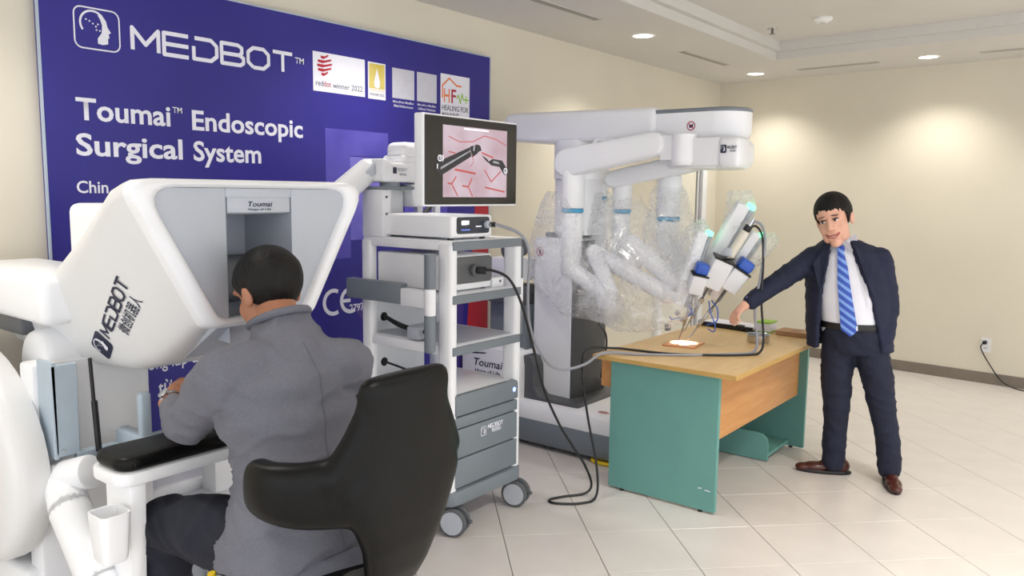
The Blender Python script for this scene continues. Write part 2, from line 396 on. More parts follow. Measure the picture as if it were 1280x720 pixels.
# outlet with plug and cord on the back wall
def xb(x): return (x-XL)/bd.x
t = empty('wall_outlet', onback(xb(-.93), .32), 0, 'white double power socket low on the back wall', 'socket')
s0 = xb(-.93)
bm = NB(); prism(bm, rrect(.075, .12, .008, 3, s0, .33), lambda p: onback(p[0], p[1], .0), lambda p: onback(p[0], p[1], .008)); P('face_plate', bm, M_white2, t)
bm = NB()
for z in (.305, .355):
    for dx in (-.008, .008): prism(bm, rrect(.005, .014, .002, 2, s0+dx, z), lambda p: onback(p[0], p[1], .0075), lambda p: onback(p[0], p[1], .009))
P('socket_holes', bm, M_black, t)
t = empty('power_cord', onback(s0, .34, .03), 0, 'black plug and cord hanging from the wall socket to the floor', 'cord')
bm = NB(); prism(bm, rrect(.03, .028, .006, 3, s0-.004, .355), lambda p: onback(p[0], p[1], .009), lambda p: onback(p[0], p[1], .045)); P('plug', bm, M_black, t)
bm = NB(); tube(bm, [onback(s0-.015, .35, .05), onback(s0-.02, .30, .06), onback(s0+.06, .16, .05), onback(s0+.16, .04, .05), onback(s0+.3, .006, .09), onback(s0+.6, .006, .12), onback(s0+1.2, .006, .1)], .005, 8); P('cable', bm, M_black, t, True)

# ------------------------------------------------------------------ backdrop banner
BX = XL+.045
ban = empty('backdrop_banner', (BX, 2.81, 0), 0, 'large dark blue printed backdrop standing against the left wall', 'banner')
M_ban = mat('banner_blue', (42, 36, 128), .42, rgb2=(48, 42, 140), vscale=1.2, spec=.4)
bm = NB(); rbox(bm, (XL+.002, 1.42, .02), (BX, 4.215, 2.465), .002, 1); P('panel', bm, M_ban, ban)
bm = NB(); rbox(bm, (BX-.012, 1.412, .02), (BX+.002, 1.42, 2.472)); rbox(bm, (BX-.012, 4.215, .02), (BX+.002, 4.223, 2.472)); rbox(bm, (BX-.012, 1.42, 2.465), (BX+.002, 4.215, 2.472)); P('edge_trim', bm, mat('banner_edge', (176, 190, 205), .4, var=.02), ban)
BP = Pl((BX, 0, 0), (0, 1, 0), (0, 0, 1))      # x = Y, y = Z, normal +X
def rect(x0, y0, x1, y1): return [(x0, y0), (x1, y0), (x1, y1), (x0, y1)]
# printed geometric shapes and red field
M_v1 = mat('print_violet', (92, 84, 186), .45, rgb2=(66, 58, 160), vscale=3)
M_v2 = mat('print_violet_pale', (124, 116, 206), .45, rgb2=(92, 84, 186), vscale=3)
M_v3 = mat('print_violet_deep', (58, 46, 128), .45, rgb2=(74, 52, 130), vscale=3)
flat('printed_shape', BP, [rect(2.83, 1.2, 3.0, 1.91), rect(3.0, 1.77, 3.29, 1.91)], M_v1, ban, .0010)
flat('printed_shape', BP, [rect(3.0, 1.3, 3.27, 1.765)], M_v2, ban, .0012)
flat('printed_shape', BP, [[(3.42, 1.45), (3.8, 1.1), (3.8, 1.95), (3.42, 1.75)]], M_v1, ban, .0010)
flat('printed_shape', BP, [[(3.02, .9), (3.3, 1.15), (3.58, .9), (3.3, .6)]], M_v3, ban, .0010)
flat('printed_shape', BP, [rect(3.62, .55, 3.86, 1.42)], M_v2, ban, .0012)
flat('printed_shape', BP, [rect(3.86, .02, 3.96, 1.42)], M_v3, ban, .0013)
flat('red_field', BP, [[(3.93, .03), (4.213, .03), (4.213, 1.62), (4.08, 1.62), (4.05, 1.2)]], M_red, ban, .0014)
# logo and lettering
flat('logo_frame', BP, stroke(rrect(.185, .165, .03, 5, 1.645, 2.232), .006, True), M_print, ban)
flat('logo_face', BP, head_logo(1.645, 2.232, .17), M_print, ban)
flat('wordmark', BP, medbot(1.793, 2.172, .83, .093, .018), M_print, ban)
text('trademark', 'TM', BP, 2.642, 2.225, .055, .03, M_print, ban, .01)
text('headline', 'Toumai', BP, 1.543, 1.858, .41, .088, M_print, ban, .022)
text('trademark', 'TM', BP, 1.965, 1.918, .045, .026, M_print, ban, .012)
text('headline', 'Endoscopic', BP, 2.058, 1.850, .625, .088, M_print, ban, .022)
text('headline', 'Surgical', BP, 1.536, 1.712, .47, .088, M_print, ban, .022); text('headline', 'System', BP, 2.06, 1.709, .365, .088, M_print, ban, .022)
text('subline', 'Chin', BP, 1.53, 1.555, .13, .05, M_print, ban, .015)
text('subline', 'pro', BP, 1.527, 1.476, .1, .05, M_print, ban, .015)
text('subline', 'ống lắp đ', BP, 1.80, .757, .25, .055, M_print, ban, .015)
text('subline', 'từ xa v', BP, 1.845, .64, .2, .055, M_print, ban, .015)
flat('ce_mark', BP, stroke(arc(2.87, .96, .065, 60, 300), .022)+stroke(arc(2.99, .96, .065, 60, 300), .022)+stroke([(2.925, .96), (2.99, .96)], .02), M_print, ban)
text('ce_number', '2797', BP, 2.985, .893, .105, .042, M_print, ban, .012)
flat('award_card', BP, [rect(2.755, 2.1, 3.115, 2.304)], M_print, ban)
sp = []
for k in range(5):
    yy = 2.285-.022*k; hw = math.sqrt(max(.0001, .05**2-(yy-2.242)**2))
    sp.append([(2.832-hw, yy-.012), (2.832-hw*.3, yy-.016), (2.832+hw, yy+.002), (2.832+hw, yy+.012), (2.832, yy+.0), (2.832-hw, yy+.001)])
flat('award_ball', BP, sp, M_red, ban, .002)
text('award_text', 'red', BP, 2.772, 2.128, .05, .03, M_ink, ban, 0., .002)
text('award_text', 'dot', BP, 2.824, 2.128, .05, .03, M_red, ban, .005, .002)
text('award_text', 'winner 2022', BP, 2.886, 2.126, .21, .03, M_ink, ban, 0., .002)
flat('award_card', BP, [rect(3.138, 2.096, 3.272, 2.3)], M_print, ban)
flat('award_field', BP, [rect(3.146, 2.155, 3.264, 2.292)], M_gold, ban, .002)
flat('award_drop', BP, [[(3.205, 2.27), (3.228, 2.19), (3.225, 2.165), (3.205, 2.157), (3.185, 2.165), (3.182, 2.19)]], M_print, ban, .003)
text('award_text', 'DESIGN AWARD', BP, 3.15, 2.14, .11, .011, M_gold, ban, 0, .002); text('award_text', 'WINNER 2022', BP, 3.15, 2.115, .11, .014, M_ink, ban, 0, .002)
M_blank = mat('blank_label', (205, 205, 216), .5, var=.03, vscale=30)
for a, b in ((3.325, 3.505), (3.528, 3.70)):
    flat('blank_label', BP, [rect(a, 2.118, b, 2.29)], M_blank, ban)
    text('label_caption', 'MicroPort MedBot', BP, a+.005, 2.092, b-a-.01, .013, M_print, ban, .01)
    text('label_caption', 'Official Website' if a > 3.5 else 'Official WeChat Account', BP, a+.01, 2.068, b-a-.02, .013, M_print, ban, .01)
flat('award_card', BP, [rect(3.735, 2.03, 4.01, 2.308)], M_print, ban)
flat('house_mark', BP, stroke([(3.752, 2.16), (3.752, 2.235), (3.815, 2.285), (3.885, 2.245), (3.93, 2.245)], .011), M_orange, ban, .002)
text('house_letters', 'H', BP, 3.765, 2.135, .055, .085, M_orange, ban, .01, .002); text('house_letters', 'F', BP, 3.835, 2.135, .045, .085, M_red, ban, .012, .002)
flat('pulse_mark', BP, stroke([(3.885, 2.165), (3.902, 2.19), (3.92, 2.14), (3.937, 2.2), (3.95, 2.165), (4.0, 2.165)], .009)+stroke([(3.975, 2.14), (3.975, 2.19)], .009), M_green, ban, .002)
text('house_text', 'HEALING FOR', BP, 3.748, 2.085, .25, .033, M_ink, ban, .01, .002); text('house_text', 'MANKIND', BP, 3.748, 2.04, .16, .033, M_ink, ban, .01, .002)
# ------------------------------------------------------------------ desk
TX0, TX1, TY0, TY1, TZ = -2.24, -1.44, 3.60, 5.02, .725
desk = empty('office_desk', (-1.84, 4.31, 0), 0, 'beech topped office desk with teal end panels', 'desk')
bm = NB(); rbox(bm, (TX0, TY0, TZ-.025), (TX1, TY1, TZ), .004, 2); P('tabletop', bm, M_wood, desk)
bm = NB(); rbox(bm, (TX0-.002, TY0-.002, TZ-.024), (TX1+.002, TY0, TZ-.002)); rbox(bm, (TX1, TY0, TZ-.024), (TX1+.002, TY1, TZ-.002)); P('edge_band', bm, M_edge, desk)
for y in (3.635, 4.965):
    bm = NB(); rbox(bm, (-2.14, y-.0125, .012), (-1.53, y+.0125, TZ-.025), .002, 1); e = P('end_panel', bm, M_teal, desk)
    for x in (-2.06, -1.61):
        bm = NB(); cyl(bm, (x, y, 0), (x, y, .012), .012, n=12); f = obj('foot', bm, M_black); wparent(f, desk); f.parent = e; f.matrix_parent_inverse = Matrix()
bm = NB(); rbox(bm, (-1.60, 3.648, .345), (-1.58, 4.952, TZ-.025), .002, 1); P('modesty_panel', bm, M_wood2, desk)
# low teal computer shelf standing inside the far end
bm = NB(); rbox(bm, (-2.0, 4.60, .03), (-1.62, 4.95, .05)); P('computer_shelf', bm, M_teal, desk)
bm = NB(); prism(bm, [(-2.02, .005), (-1.62, .005), (-1.62, .10), (-1.63, .14), (-1.66, .165), (-1.70, .17), (-2.02, .17)], lambda p: (p[0], 4.585, p[1]), lambda p: (p[0], 4.60, p[1])); P('shelf_side', bm, M_teal, desk)
# drawer unit under the top at the sitter's side
bm = NB()
for a, b in (((-2.22, 3.66, .56), (-2.15, 3.675, .70)), ((-2.22, 4.04, .56), (-2.15, 4.055, .70)), ((-2.22, 3.66, .545), (-2.15, 4.055, .56))): rbox(bm, a, b)
P('drawer_carcass', bm, M_wood2, desk)
for z in (.565, .632):
    bm = NB(); rbox(bm, (-2.215, 3.68, z), (-2.16, 4.035, z+.058), .003, 1); P('drawer', bm, M_dgrey, desk)
# scuff on the near end panel
flat('scuff', Pl((-1.62, 3.6215, .12), (1, 0, 0), (0, 0, 1)), [[(0, 0), (.02, .004), (.02, .009), (0, .006)], [(.035, -.002), (.065, -.004), (.065, .002), (.035, .003)]], M_print, desk, .001)
# ------------------------------------------------------------------ things on the desk
M_pad = mat('suture_pad', (236, 172, 132), .6, rgb2=(240, 190, 150), vscale=14)
t = empty('suture_pad', (-1.99, 4.17, TZ), math.radians(8), 'small square skin suture pad under the bright instrument light', 'training pad')
bm = NB(); rbox(bm, (-.09, -.095, 0), (.09, .095, .004), .0015, 1); obj('pad', bm, M_pad, t)
bm = NB()
for (a, b) in (((-.094, -.099, 0), (.094, -.095, .0045)), ((-.094, .095, 0), (.094, .099, .0045)), ((-.094, -.095, 0), (-.09, .095, .0045)), ((.09, -.095, 0), (.094, .095, .0045))): rbox(bm, a, b)
obj('pad_rim', bm, mat('pad_rim', (196, 110, 60), .5, var=.05), t)
t = empty('steel_dish', (-1.69, 4.53, TZ), 0, 'shallow round stainless steel dish on the desk', 'dish')
bm = NB(); n = 36
loft(bm, [[V((-1.69+r*math.cos(k*2*PI/n), 4.53+r*math.sin(k*2*PI/n), TZ+z)) for k in range(n)] for r, z in ((.02, 0), (.062, 0), (.064, .004), (.064, .045), (.068, .048), (.066, .05), (.061, .046), (.058, .012), (.02, .01))]); P('bowl', bm, M_steel, t, True)
bm = NB(); loft(bm, [[V((-1.69+r*math.cos(k*2*PI/n), 4.53+r*math.sin(k*2*PI/n), TZ+z)) for k in range(n)] for r, z in ((.045, .0125), (.044, .03), (.022, .03), (.021, .0125))]); P('inner_ring', bm, M_steel, t, True)
t = empty('clipboard_folder', (-2.0, 4.94, TZ), math.radians(-6), 'black folder with white papers lying at the back of the desk', 'folder')
bm = NB(); rbox(bm, (-.2, -.095, 0), (.17, .07, .014), .004, 2); rbox(bm, (-.2, -.102, .0), (.17, -.085, .03), .006, 2); obj('cover', bm, M_black, t)
bm = NB(); rbox(bm, (-.185, -.085, .014), (.18, .062, .032), .002, 1); obj('papers', bm, M_print, t)
bm = NB(); rbox(bm, (.06, -.108, .004), (.11, -.07, .037), .004, 1); obj('clasp', bm, M_black, t)
t = empty('pen', (-1.78, 4.8, TZ), 0, 'black pen lying beside the folder', 'pen')
bm = NB(); cyl(bm, (-1.87, 4.80, TZ+.005), (-1.765, 4.775, TZ+.005), .005, n=10); P('barrel', bm, M_black, t, True)
bm = NB(); cyl(bm, (-1.765, 4.775, TZ+.005), (-1.752, 4.772, TZ+.005), .005, .001, n=10); P('tip', bm, M_steel, t, True)
t = empty('green_white_box', (-1.79, 5.0-.08, TZ), 0, 'small white carton with bright green lid behind the dish', 'box')
bm = NB(); rbox(bm, (-1.835, 4.87, TZ), (-1.745, 4.985, TZ+.058), .001, 1); P('carton', bm, M_print, t)
bm = NB(); rbox(bm, (-1.838, 4.867, TZ+.058), (-1.742, 4.988, TZ+.068), .001, 1); rbox(bm, (-1.837, 4.868, TZ), (-1.743, 4.987, TZ+.008)); P('green_band', bm, M_green, t)
t = empty('brown_cardboard_box', (-1.6, 4.9, TZ), 0, 'flat brown cardboard box near the man', 'box')
M_card = mat('cardboard', (178, 138, 100), .7, var=.05, vscale=12)
bm = NB(); rbox(bm, (-1.70, 4.84, TZ), (-1.49, 4.985, TZ+.03), .002, 1); P('carton', bm, M_card, t)
bm = NB(); prism(bm, [(-1.62, 4.88), (-1.55, 4.915), (-1.555, 4.93), (-1.60, 4.915), (-1.625, 4.895)], lambda p: (p[0], p[1], TZ+.030), lambda p: (p[0], p[1], TZ+.0308)); P('printed_mark', bm, M_ink, t)

# ------------------------------------------------------------------ vision cart
CX0, CX1, CY0, CY1 = -2.95, -2.36, 2.60, 3.12
cart = empty('equipment_cart', (-2.65, 2.86, 0), 0, 'white and grey wheeled equipment cart with open shelves and grey drawers', 'cart')
for i, (x0, x1, y0, y1) in enumerate(((CX1-.085, CX1, CY0, CY0+.05), (CX1-.085, CX1, CY1-.05, CY1), (CX0, CX0+.07, CY0, CY0+.05), (CX0, CX0+.07, CY1-.05, CY1))):
    bm = NB(); rbox(bm, (x0, y0, .17), (x1, y1, 1.352), .018, 3); P('post', bm, M_white, cart, True)
for zt, name in ((1.362, 'top_shelf'), (1.122, 'shelf'), (.888, 'shelf')):
    bm = NB(); rbox(bm, (CX0+.01, CY0+.008, zt-.045), (CX1-.004, CY1-.008, zt), .006, 2); s = P(name, bm, M_white, cart, True)
    bm = NB(); rbox(bm, (CX1-.012, CY0+.012, zt-.043), (CX1+.004, CY1-.012, zt-.003), .004, 2); f = obj('front_strip', bm, M_grey); f.parent = s
    if zt < 1.0:
        bm = NB(); rbox(bm, (CX0+.06, CY0+.05, zt), (CX1-.03, CY1-.04, zt+.004), .002, 1); f = obj('tray_mat', bm, M_lgrey); f.parent = s
bm = NB(); rbox(bm, (CX0+.01, CY0+.005, .61), (CX1-.02, CY1-.005, .655), .006, 2); P('worktop', bm, M_white, cart, True)
bm = NB(); rbox(bm, (CX0+.005, CY0+.006, .22), (CX1-.02, CY1-.006, .61), .004, 1); P('drawer_body', bm, M_white, cart)
y0, y1 = CY0+.03, CY1-.03
bm = NB(); prism(bm, [(y0, .565), (y1, .565), (y1, .64), (y1-.006, .655), (y1-.025, .662), (y0, .662)], lambda p: (CX1-.02, p[0], p[1]), lambda p: (CX1+.008, p[0], p[1]), .006, 2); d = P('drawer', bm, M_grey, cart, True)
bm = NB(); cyl(bm, (CX1+.006, y1-.035, .615), (CX1+.0105, y1-.035, .615), .012, n=18); f = obj('power_button', bm, mat('button_glow', (180, 195, 255), .4, emit=(150, 170, 255), estr=1.2, var=.02)); f.parent = d
bm = NB(); rbox(bm, (CX1-.02, y0, .505), (CX1+.004, y1, .558), .006, 2); P('drawer', bm, M_grey, cart, True)
bm = NB(); prism(bm, [(y0, .365), (y1, .365), (y1, .49), (y1-.02, .50), (y0, .50)], lambda p: (CX1-.02, p[0], p[1]), lambda p: (CX1+.002, p[0], p[1]), .003, 2); d = P('drawer', bm, M_grey, cart, True)
CP = Pl((CX1+.0022, 0, 0), (0, 1, 0), (0, 0, 1))
for o_ in (flat('logo_frame', CP, stroke(rrect(.036, .042, .006, 3, 2.828, .455), .003, True), M_print, cart), flat('logo_face', CP, head_logo(2.828, .455, .036), M_print, cart), flat('wordmark', CP, medbot(2.862, .46, .11, .018, .0045), M_print, cart), text('wordmark_small', '微创机器人', CP, 2.89, .437, .075, .015, M_print, cart, .02)): pass
bm = NB(); rbox(bm, (CX1-.02, y0, .225), (CX1+.002, y1, .358), .003, 2); P('drawer', bm, M_grey, cart, True)
bm = NB(); prism(bm, rrect(CX1-CX0+.03, CY1-CY0+.03, .06, 6, (CX0+CX1)/2, (CY0+CY1)/2), lambda p: (p[0], p[1], .145), lambda p: (p[0], p[1], .215), .008, 2); P('base_frame', bm, M_grey, cart, True)
# rear panel with grommets
bm = NB(); rbox(bm, (CX0+.005, CY0+.03, .655), (CX0+.02, CY0+.42, 1.075), .002, 1); rp = P('rear_panel', bm, M_white2, cart)
for z in (.955, .725):
    bm = NB(); cyl(bm, (CX0+.019, 2.73, z), (CX0+.024, 2.73, z), .022, n=20); f = obj('grommet', bm, M_black); f.parent = rp; f.matrix_parent_inverse = Matrix()
# casters
def caster(x, y, ang):
    t0 = NB(); cyl(t0, (x, y, .145), (x, y, .10), .022, n=16); rbox(t0, (x-.03, y-.016, .06), (x+.03, y+.016, .12), .01, 2, Matrix.Rotation(ang, 3, 'Z'), (x, y, .09)); f = P('caster', t0, M_rubber, cart, True)
    c, s = math.cos(ang), math.sin(ang); off = V((c*.028, s*.028, 0)); ax = V((-s, c, 0)); cw = V((x, y, .068))+off
    for k in (-1, 1):
        b = NB(); a0 = cw+ax*(.014*k); a1 = cw+ax*(.038*k)
        rcyl(b, a0, a1, .068, .008, 28); w = obj('wheel', b, M_rubber, None, True); w.parent = f
        b = NB(); cyl(b, a1-ax*.002*k, a1+ax*.002*k, .054, n=28); h = obj('hub_disc', b, M_lgrey); h.parent = f
    b = NB(); rbox(b, cw+V((c*.06-.014, s*.06-.01, .0)), cw+V((c*.06+.03, s*.06+.01, .018)), .006, 2); l = obj('brake_tab', b, M_rubber); l.parent = f
for x, y, a in ((CX1-.04, CY0+.035, .35), (CX1-.04, CY1-.02, .3), (CX0+.06, CY0+.05, 1.0), (CX0+.06, CY1-.05, .5)): caster(x, y, a)
# side handles: horizontal rail and upright grip on both sides
for y, s in ((2.565, -1), (3.175, 1)):
    bm = NB(); rbox(bm, (-2.99, y-.025, 1.065), (-2.62, y+.025, 1.16), .006, 2); P('side_rail', bm, M_grey, cart, True)
    bm = NB(); rbox(bm, (-2.62, y-.024, 1.06), (-2.45, y+.024, 1.14), .006, 2); rbox(bm, (-2.58, min(y, y-s*.06), 1.07), (-2.5, max(y, y-s*.06), 1.11), .004, 1); P('rail_bracket', bm, M_white2, cart, True)
    yy = y+s*.015
    for z0, z1, m in ((.865, 1.03, M_grey), (1.03, 1.15, M_white), (1.15, 1.305, M_grey)):
        bm = NB(); rcyl(bm, (-2.44, yy, z0), (-2.44, yy, z1), .026, .004, 20); P('grip', bm, m, cart, True)
# cable clamp and cables through the grommets
bm = NB(); tube(bm, [(-2.92, 2.73, .955), (-2.85, 2.74, .93), (-2.72, 2.72, .915), (-2.6, 2.66, .93), (-2.52, 2.62, .935)], .011, 8); tube(bm, [(-2.92, 2.735, .95), (-2.84, 2.76, .91), (-2.7, 2.75, .905), (-2.56, 2.68, .93)], .008, 8); P('cable_bundle', bm, M_black, cart, True)
bm = NB(); rbox(bm, (-2.64, 2.60, .895), (-2.56, 2.68, .955), .01, 2); P('cable_clamp', bm, M_lgrey, cart, True)
bm = NB(); tube(bm, [(-2.92, 2.73, .725), (-2.86, 2.75, .71), (-2.78, 2.75, .70)], .006, 8); P('cable_stub', bm, M_black, cart, True)
# small clear bottles on the worktop tray
for k, (x, y) in enumerate(((-2.72, 2.7), (-2.66, 2.74), (-2.60, 2.71), (-2.69, 2.8), (-2.62, 2.8))):
    bm = NB(); cyl(bm, (x, y, .655), (x, y, .70), .022, n=14); cyl(bm, (x, y, .70), (x, y, .715), .022, .012, n=14)
    b = obj('sample_bottle', bm, mat('cloudy_plastic', (214, 218, 220), .3, var=.03), None, True); b['label'] = ('frosted plastic bottle on the cart worktop, ' + ('leftmost', 'second from the left', 'middle', 'rear left', 'rear right')[k] + ' of the five'); b['category'] = 'bottle'; b['group'] = 'bottles on the cart worktop'
    bm = NB(); cyl(bm, (x, y, .715), (x, y, .728), .013, n=14); c_ = obj('cap', bm, M_lgrey, None, True); c_.parent = b
# rear mast with a jointed arm
mast = empty('display_arm_mast', (-2.88, 2.7, 1.362), 0, 'white jointed support arm with logo on a mast behind the monitor', 'support arm')
bm = NB(); rbox(bm, (-2.94, 2.605, 1.362), (-2.80, 2.66, 1.585), .004, 2); rbox(bm, (-2.94, 2.66, 1.362), (-2.86, 2.80, 1.585), .004, 2); P('mast', bm, M_white2, mast, True)
bm = NB(); rbox(bm, (-2.95, 2.60, 1.585), (-2.79, 2.81, 1.60), .003, 1); P('mast_cap', bm, M_grey, mast, True)
for y, z in ((2.63, 1.55), (2.63, 1.47)):
    bm = NB(); cyl(bm, (-2.80, y, z), (-2.796, y, z), .006, n=10); P('screw', bm, M_dgrey, mast)
bm = NB(); cyl(bm, (-2.87, 2.72, 1.60), (-2.87, 2.72, 1.63), .05, n=20); P('pivot', bm, M_lgrey, mast, True)
bm = NB(); prism(bm, [(2.60, 1.62), (2.80, 1.62), (3.0, 1.61), (3.02, 1.72), (2.66, 1.712), (2.64, 1.728), (2.605, 1.73)], lambda p: (-2.95, p[0], p[1]), lambda p: (-2.79, p[0], p[1]), .012, 3); P('upper_link', bm, M_white2, mast, True)
bm = NB(); rbox(bm, (-2.94, 2.75, 1.70), (-2.80, 2.905, 1.815), .035, 4); P('joint_cover', bm, M_white2, mast, True)
bm = NB(); rbox(bm, (-2.945, 2.735, 1.70), (-2.795, 2.92, 1.752), .02, 3); P('joint_collar', bm, M_white2, mast, True)
bm = NB(); chain(bm, [((-2.9, 2.60, 1.67), .058), ((-2.93, 2.46, 1.56), .06), ((-2.96, 2.38, 1.47), .062)], 18); P('lower_link', bm, M_white2, mast, True, 60)
bm = NB(); rcyl(bm, (-2.9, 2.575, 1.69), (-2.9, 2.605, 1.66), .062, .008, 20); P('elbow_ring', bm, M_lgrey, mast, True)
bm = NB(); prism(bm, [(2.80, 1.612), (2.98, 1.612), (2.9, 1.5), (2.82, 1.5)], lambda p: (-2.92, p[0], p[1]), lambda p: (-2.80, p[0], p[1]), .01, 2); P('bracket', bm, M_white2, mast, True)
bm = NB(); tube(bm, [(-2.785, 2.93, 1.545), (-2.75, 2.87, 1.50), (-2.72, 2.78, 1.45), (-2.7, 2.72, 1.40)], .013, 8); P('strap', bm, M_black, mast, True)
MP = Pl((-2.789, 0, 0), (0, 1, 0), (0, 0, 1))
flat('logo_badge', MP, [rrect(.024, .03, .004, 3, 2.675, 1.675)], M_ink, mast, .001); text('wordmark', 'MEDBOT', MP, 2.692, 1.672, .065, .015, M_grey, mast); text('wordmark_small', '微创机器人', MP, 2.705, 1.652, .05, .01, M_ink, mast)
# ------------------------------------------------------------------ monitor
mon = empty('surgical_monitor', (-2.40, 2.75, 1.362), 0, 'flat monitor above the cart showing the endoscope picture', 'monitor')
MY0, MY1, MZ0, MZ1 = 2.43, 3.07, 1.515, 1.905
bm = NB(); rbox(bm, (-2.42, MY0, MZ0), (-2.365, MY1, MZ1), .008, 3); P('casing', bm, M_white, mon, True)
bm = NB(); rbox(bm, (-2.368, MY0+.008, MZ0+.008), (-2.360, MY1-.008, MZ1-.008), .003, 1); P('bezel', bm, mat('bezel', (34, 32, 33), .18, var=.05), mon)
def screen_material():
    m = bpy.data.materials.new('screen_image'); m.use_nodes = True; N = m.node_tree.nodes; L = m.node_tree.links; b = N['Principled BSDF']
    tc = N.new('ShaderNodeTexCoord'); nz = N.new('ShaderNodeTexNoise'); nz.inputs['Scale'].default_value = 5; L.new(tc.outputs['Object'], nz.inputs['Vector'])
    cr = N.new('ShaderNodeValToRGB'); cr.color_ramp.elements[0].position = .35; cr.color_ramp.elements[1].position = .7
    cr.color_ramp.elements[0].color = lin((204, 172, 184)); cr.color_ramp.elements[1].color = lin((232, 214, 226))
    L.new(nz.outputs['Fac'], cr.inputs[0]); L.new(cr.outputs[0], b.inputs['Emission Color']); b.inputs['Emission Strength'].default_value = .72
    b.inputs['Base Color'].default_value = (.02, .02, .02, 1); b.inputs['Roughness'].default_value = .25
    return m
SP = Pl((-2.3599, 0, 0), (0, 1, 0), (0, 0, 1))
SY0, SY1, SZ0, SZ1 = 2.545, 2.985, 1.555, 1.862
flat('screen', SP, [rect(SY0, SZ0, SY1, SZ1)], screen_material(), mon, .0006)
M_scd = mat('screen_dark', (30, 30, 34), .3, emit=(34, 34, 40), estr=.6, var=.2, vscale=25)
M_scr = mat('screen_red', (150, 60, 60), .3, emit=(156, 70, 66), estr=.7, var=.1)
M_scw = mat('screen_white', (230, 230, 235), .3, emit=(235, 235, 240), estr=.8, var=.02)
M_scs = mat('screen_shine', (120, 122, 130), .3, emit=(150, 152, 160), estr=.6, var=.2, vscale=30)
flat('instrument_picture', SP, [[(2.50, 1.70), (2.495, 1.665), (2.53, 1.645), (2.73, 1.735), (2.72, 1.775)], [(2.72, 1.778), (2.735, 1.73), (2.775, 1.752), (2.77, 1.79)], [(2.77, 1.79), (2.79, 1.785), (2.80, 1.765), (2.775, 1.755)]], M_scd, mon, .0012)
flat('instrument_shine', SP, [[(2.53, 1.672), (2.72, 1.755), (2.722, 1.762), (2.53, 1.682)], stroke([(2.745, 1.76), (2.75, 1.785)], .01)[0]], M_scs, mon, .0018)
flat('instrument_picture', SP, [[(2.845, 1.715), (2.87, 1.70), (2.93, 1.695), (2.965, 1.66), (2.98, 1.66), (2.985, 1.69), (2.95, 1.725), (2.88, 1.73)], [(2.80, 1.745), (2.84, 1.728), (2.85, 1.72), (2.845, 1.712), (2.82, 1.728)]], M_scd, mon, .0012)
flat('instrument_shine', SP, [[(2.88, 1.712), (2.93, 1.708), (2.92, 1.718), (2.885, 1.722)]], M_scs, mon, .0020)
cuts = []
for pts, w in (([(2.58, 1.815), (2.65, 1.795), (2.74, 1.80), (2.82, 1.83), (2.90, 1.82), (2.98, 1.795)], .004), ([(2.58, 1.75), (2.625, 1.745)], .005), ([(2.80, 1.755), (2.885, 1.735)], .007), ([(2.62, 1.675), (2.76, 1.66)], .009), ([(2.575, 1.615), (2.60, 1.612), (2.63, 1.645)], .007), ([(2.60, 1.612), (2.64, 1.56)], .006), ([(2.67, 1.605), (2.71, 1.60), (2.735, 1.64)], .007), ([(2.71, 1.60), (2.74, 1.558)], .006), ([(2.82, 1.68), (2.87, 1.625), (2.94, 1.675)], .006), ([(2.825, 1.60), (2.97, 1.58)], .007), ([(2.735, 1.745), (2.745, 1.71), (2.725, 1.69)], .003)): cuts += stroke(pts, w)
flat('suture_cuts_picture', SP, cuts, M_scr, mon, .001)
flat('screen_caption', SP, [rect(2.68, 1.85, 2.85, 1.856)], M_scw, mon, .001)
flat('screen_symbols', SP, stroke(arc(2.525, 1.72, .012, 0, 360), .003)+stroke([(2.525, 1.714), (2.525, 1.727)], .003)+stroke(arc(2.525, 1.72, .02, -45, 45, 6), .003)+stroke([(2.508, 1.695), (2.508, 1.675)], .004)+stroke(arc(2.972, 1.678, .012, 0, 360), .003)+stroke([(2.968, 1.672), (2.976, 1.684)], .003), M_scw, mon, .0022)
for y in (2.93, 3.06):
    bm = NB(); rbox(bm, (-2.90, y-.02, 1.362), (-2.87, y+.02, 1.62), .006, 2); P('stand_post', bm, M_white2, mon, True)
bm = NB(); rbox(bm, (-2.47, 2.60, 1.62), (-2.415, 2.93, 1.80), .008, 2); rbox(bm, (-2.90, 2.90, 1.58), (-2.44, 3.0, 1.66), .01, 2); P('rear_mount', bm, M_white2, mon, True)
# ------------------------------------------------------------------ cart devices
dev = empty('light_source_unit', (-2.62, 2.76, 1.362), 0, 'white electronic unit with dark front display on top shelf of cart', 'medical device')
bm = NB(); rbox(bm, (-2.86, 2.63, 1.372), (-2.385, 2.915, 1.475), .014, 3); P('housing', bm, M_white, dev, True)
DP = Pl((-2.384, 0, 0), (0, 1, 0), (0, 0, 1))
M_disp = mat('device_display', (48, 54, 66), .2, var=.05)
bm = NB(); prism(bm, rrect(.225, .075, .012, 4, 2.775, 1.428), lambda p: (-2.388, p[0], p[1]), lambda p: (-2.382, p[0], p[1])); P('display', bm, M_disp, dev)
DP = Pl((-2.3818, 0, 0), (0, 1, 0), (0, 0, 1))
flat('display_symbols', DP, [rrect(.042, .02, .006, 3, 2.712, 1.44), rect(2.735, 1.431, 2.743, 1.45)], M_scw, dev, .0008)
flat('display_bar', DP, [rect(2.69, 1.406, 2.75, 1.41)], mat('screen_blue', (90, 120, 230), .3, emit=(110, 130, 240), estr=.9, var=.02), dev, .0008)
flat('display_line', DP, [rect(2.79, 1.42, 2.83, 1.424)], M_scw, dev, .0008)
bm = NB(); rcyl(bm, (-2.386, 2.865, 1.43), (-2.362, 2.865, 1.43), .018, .004, 20); P('light_port', bm, M_lgrey, dev, True)
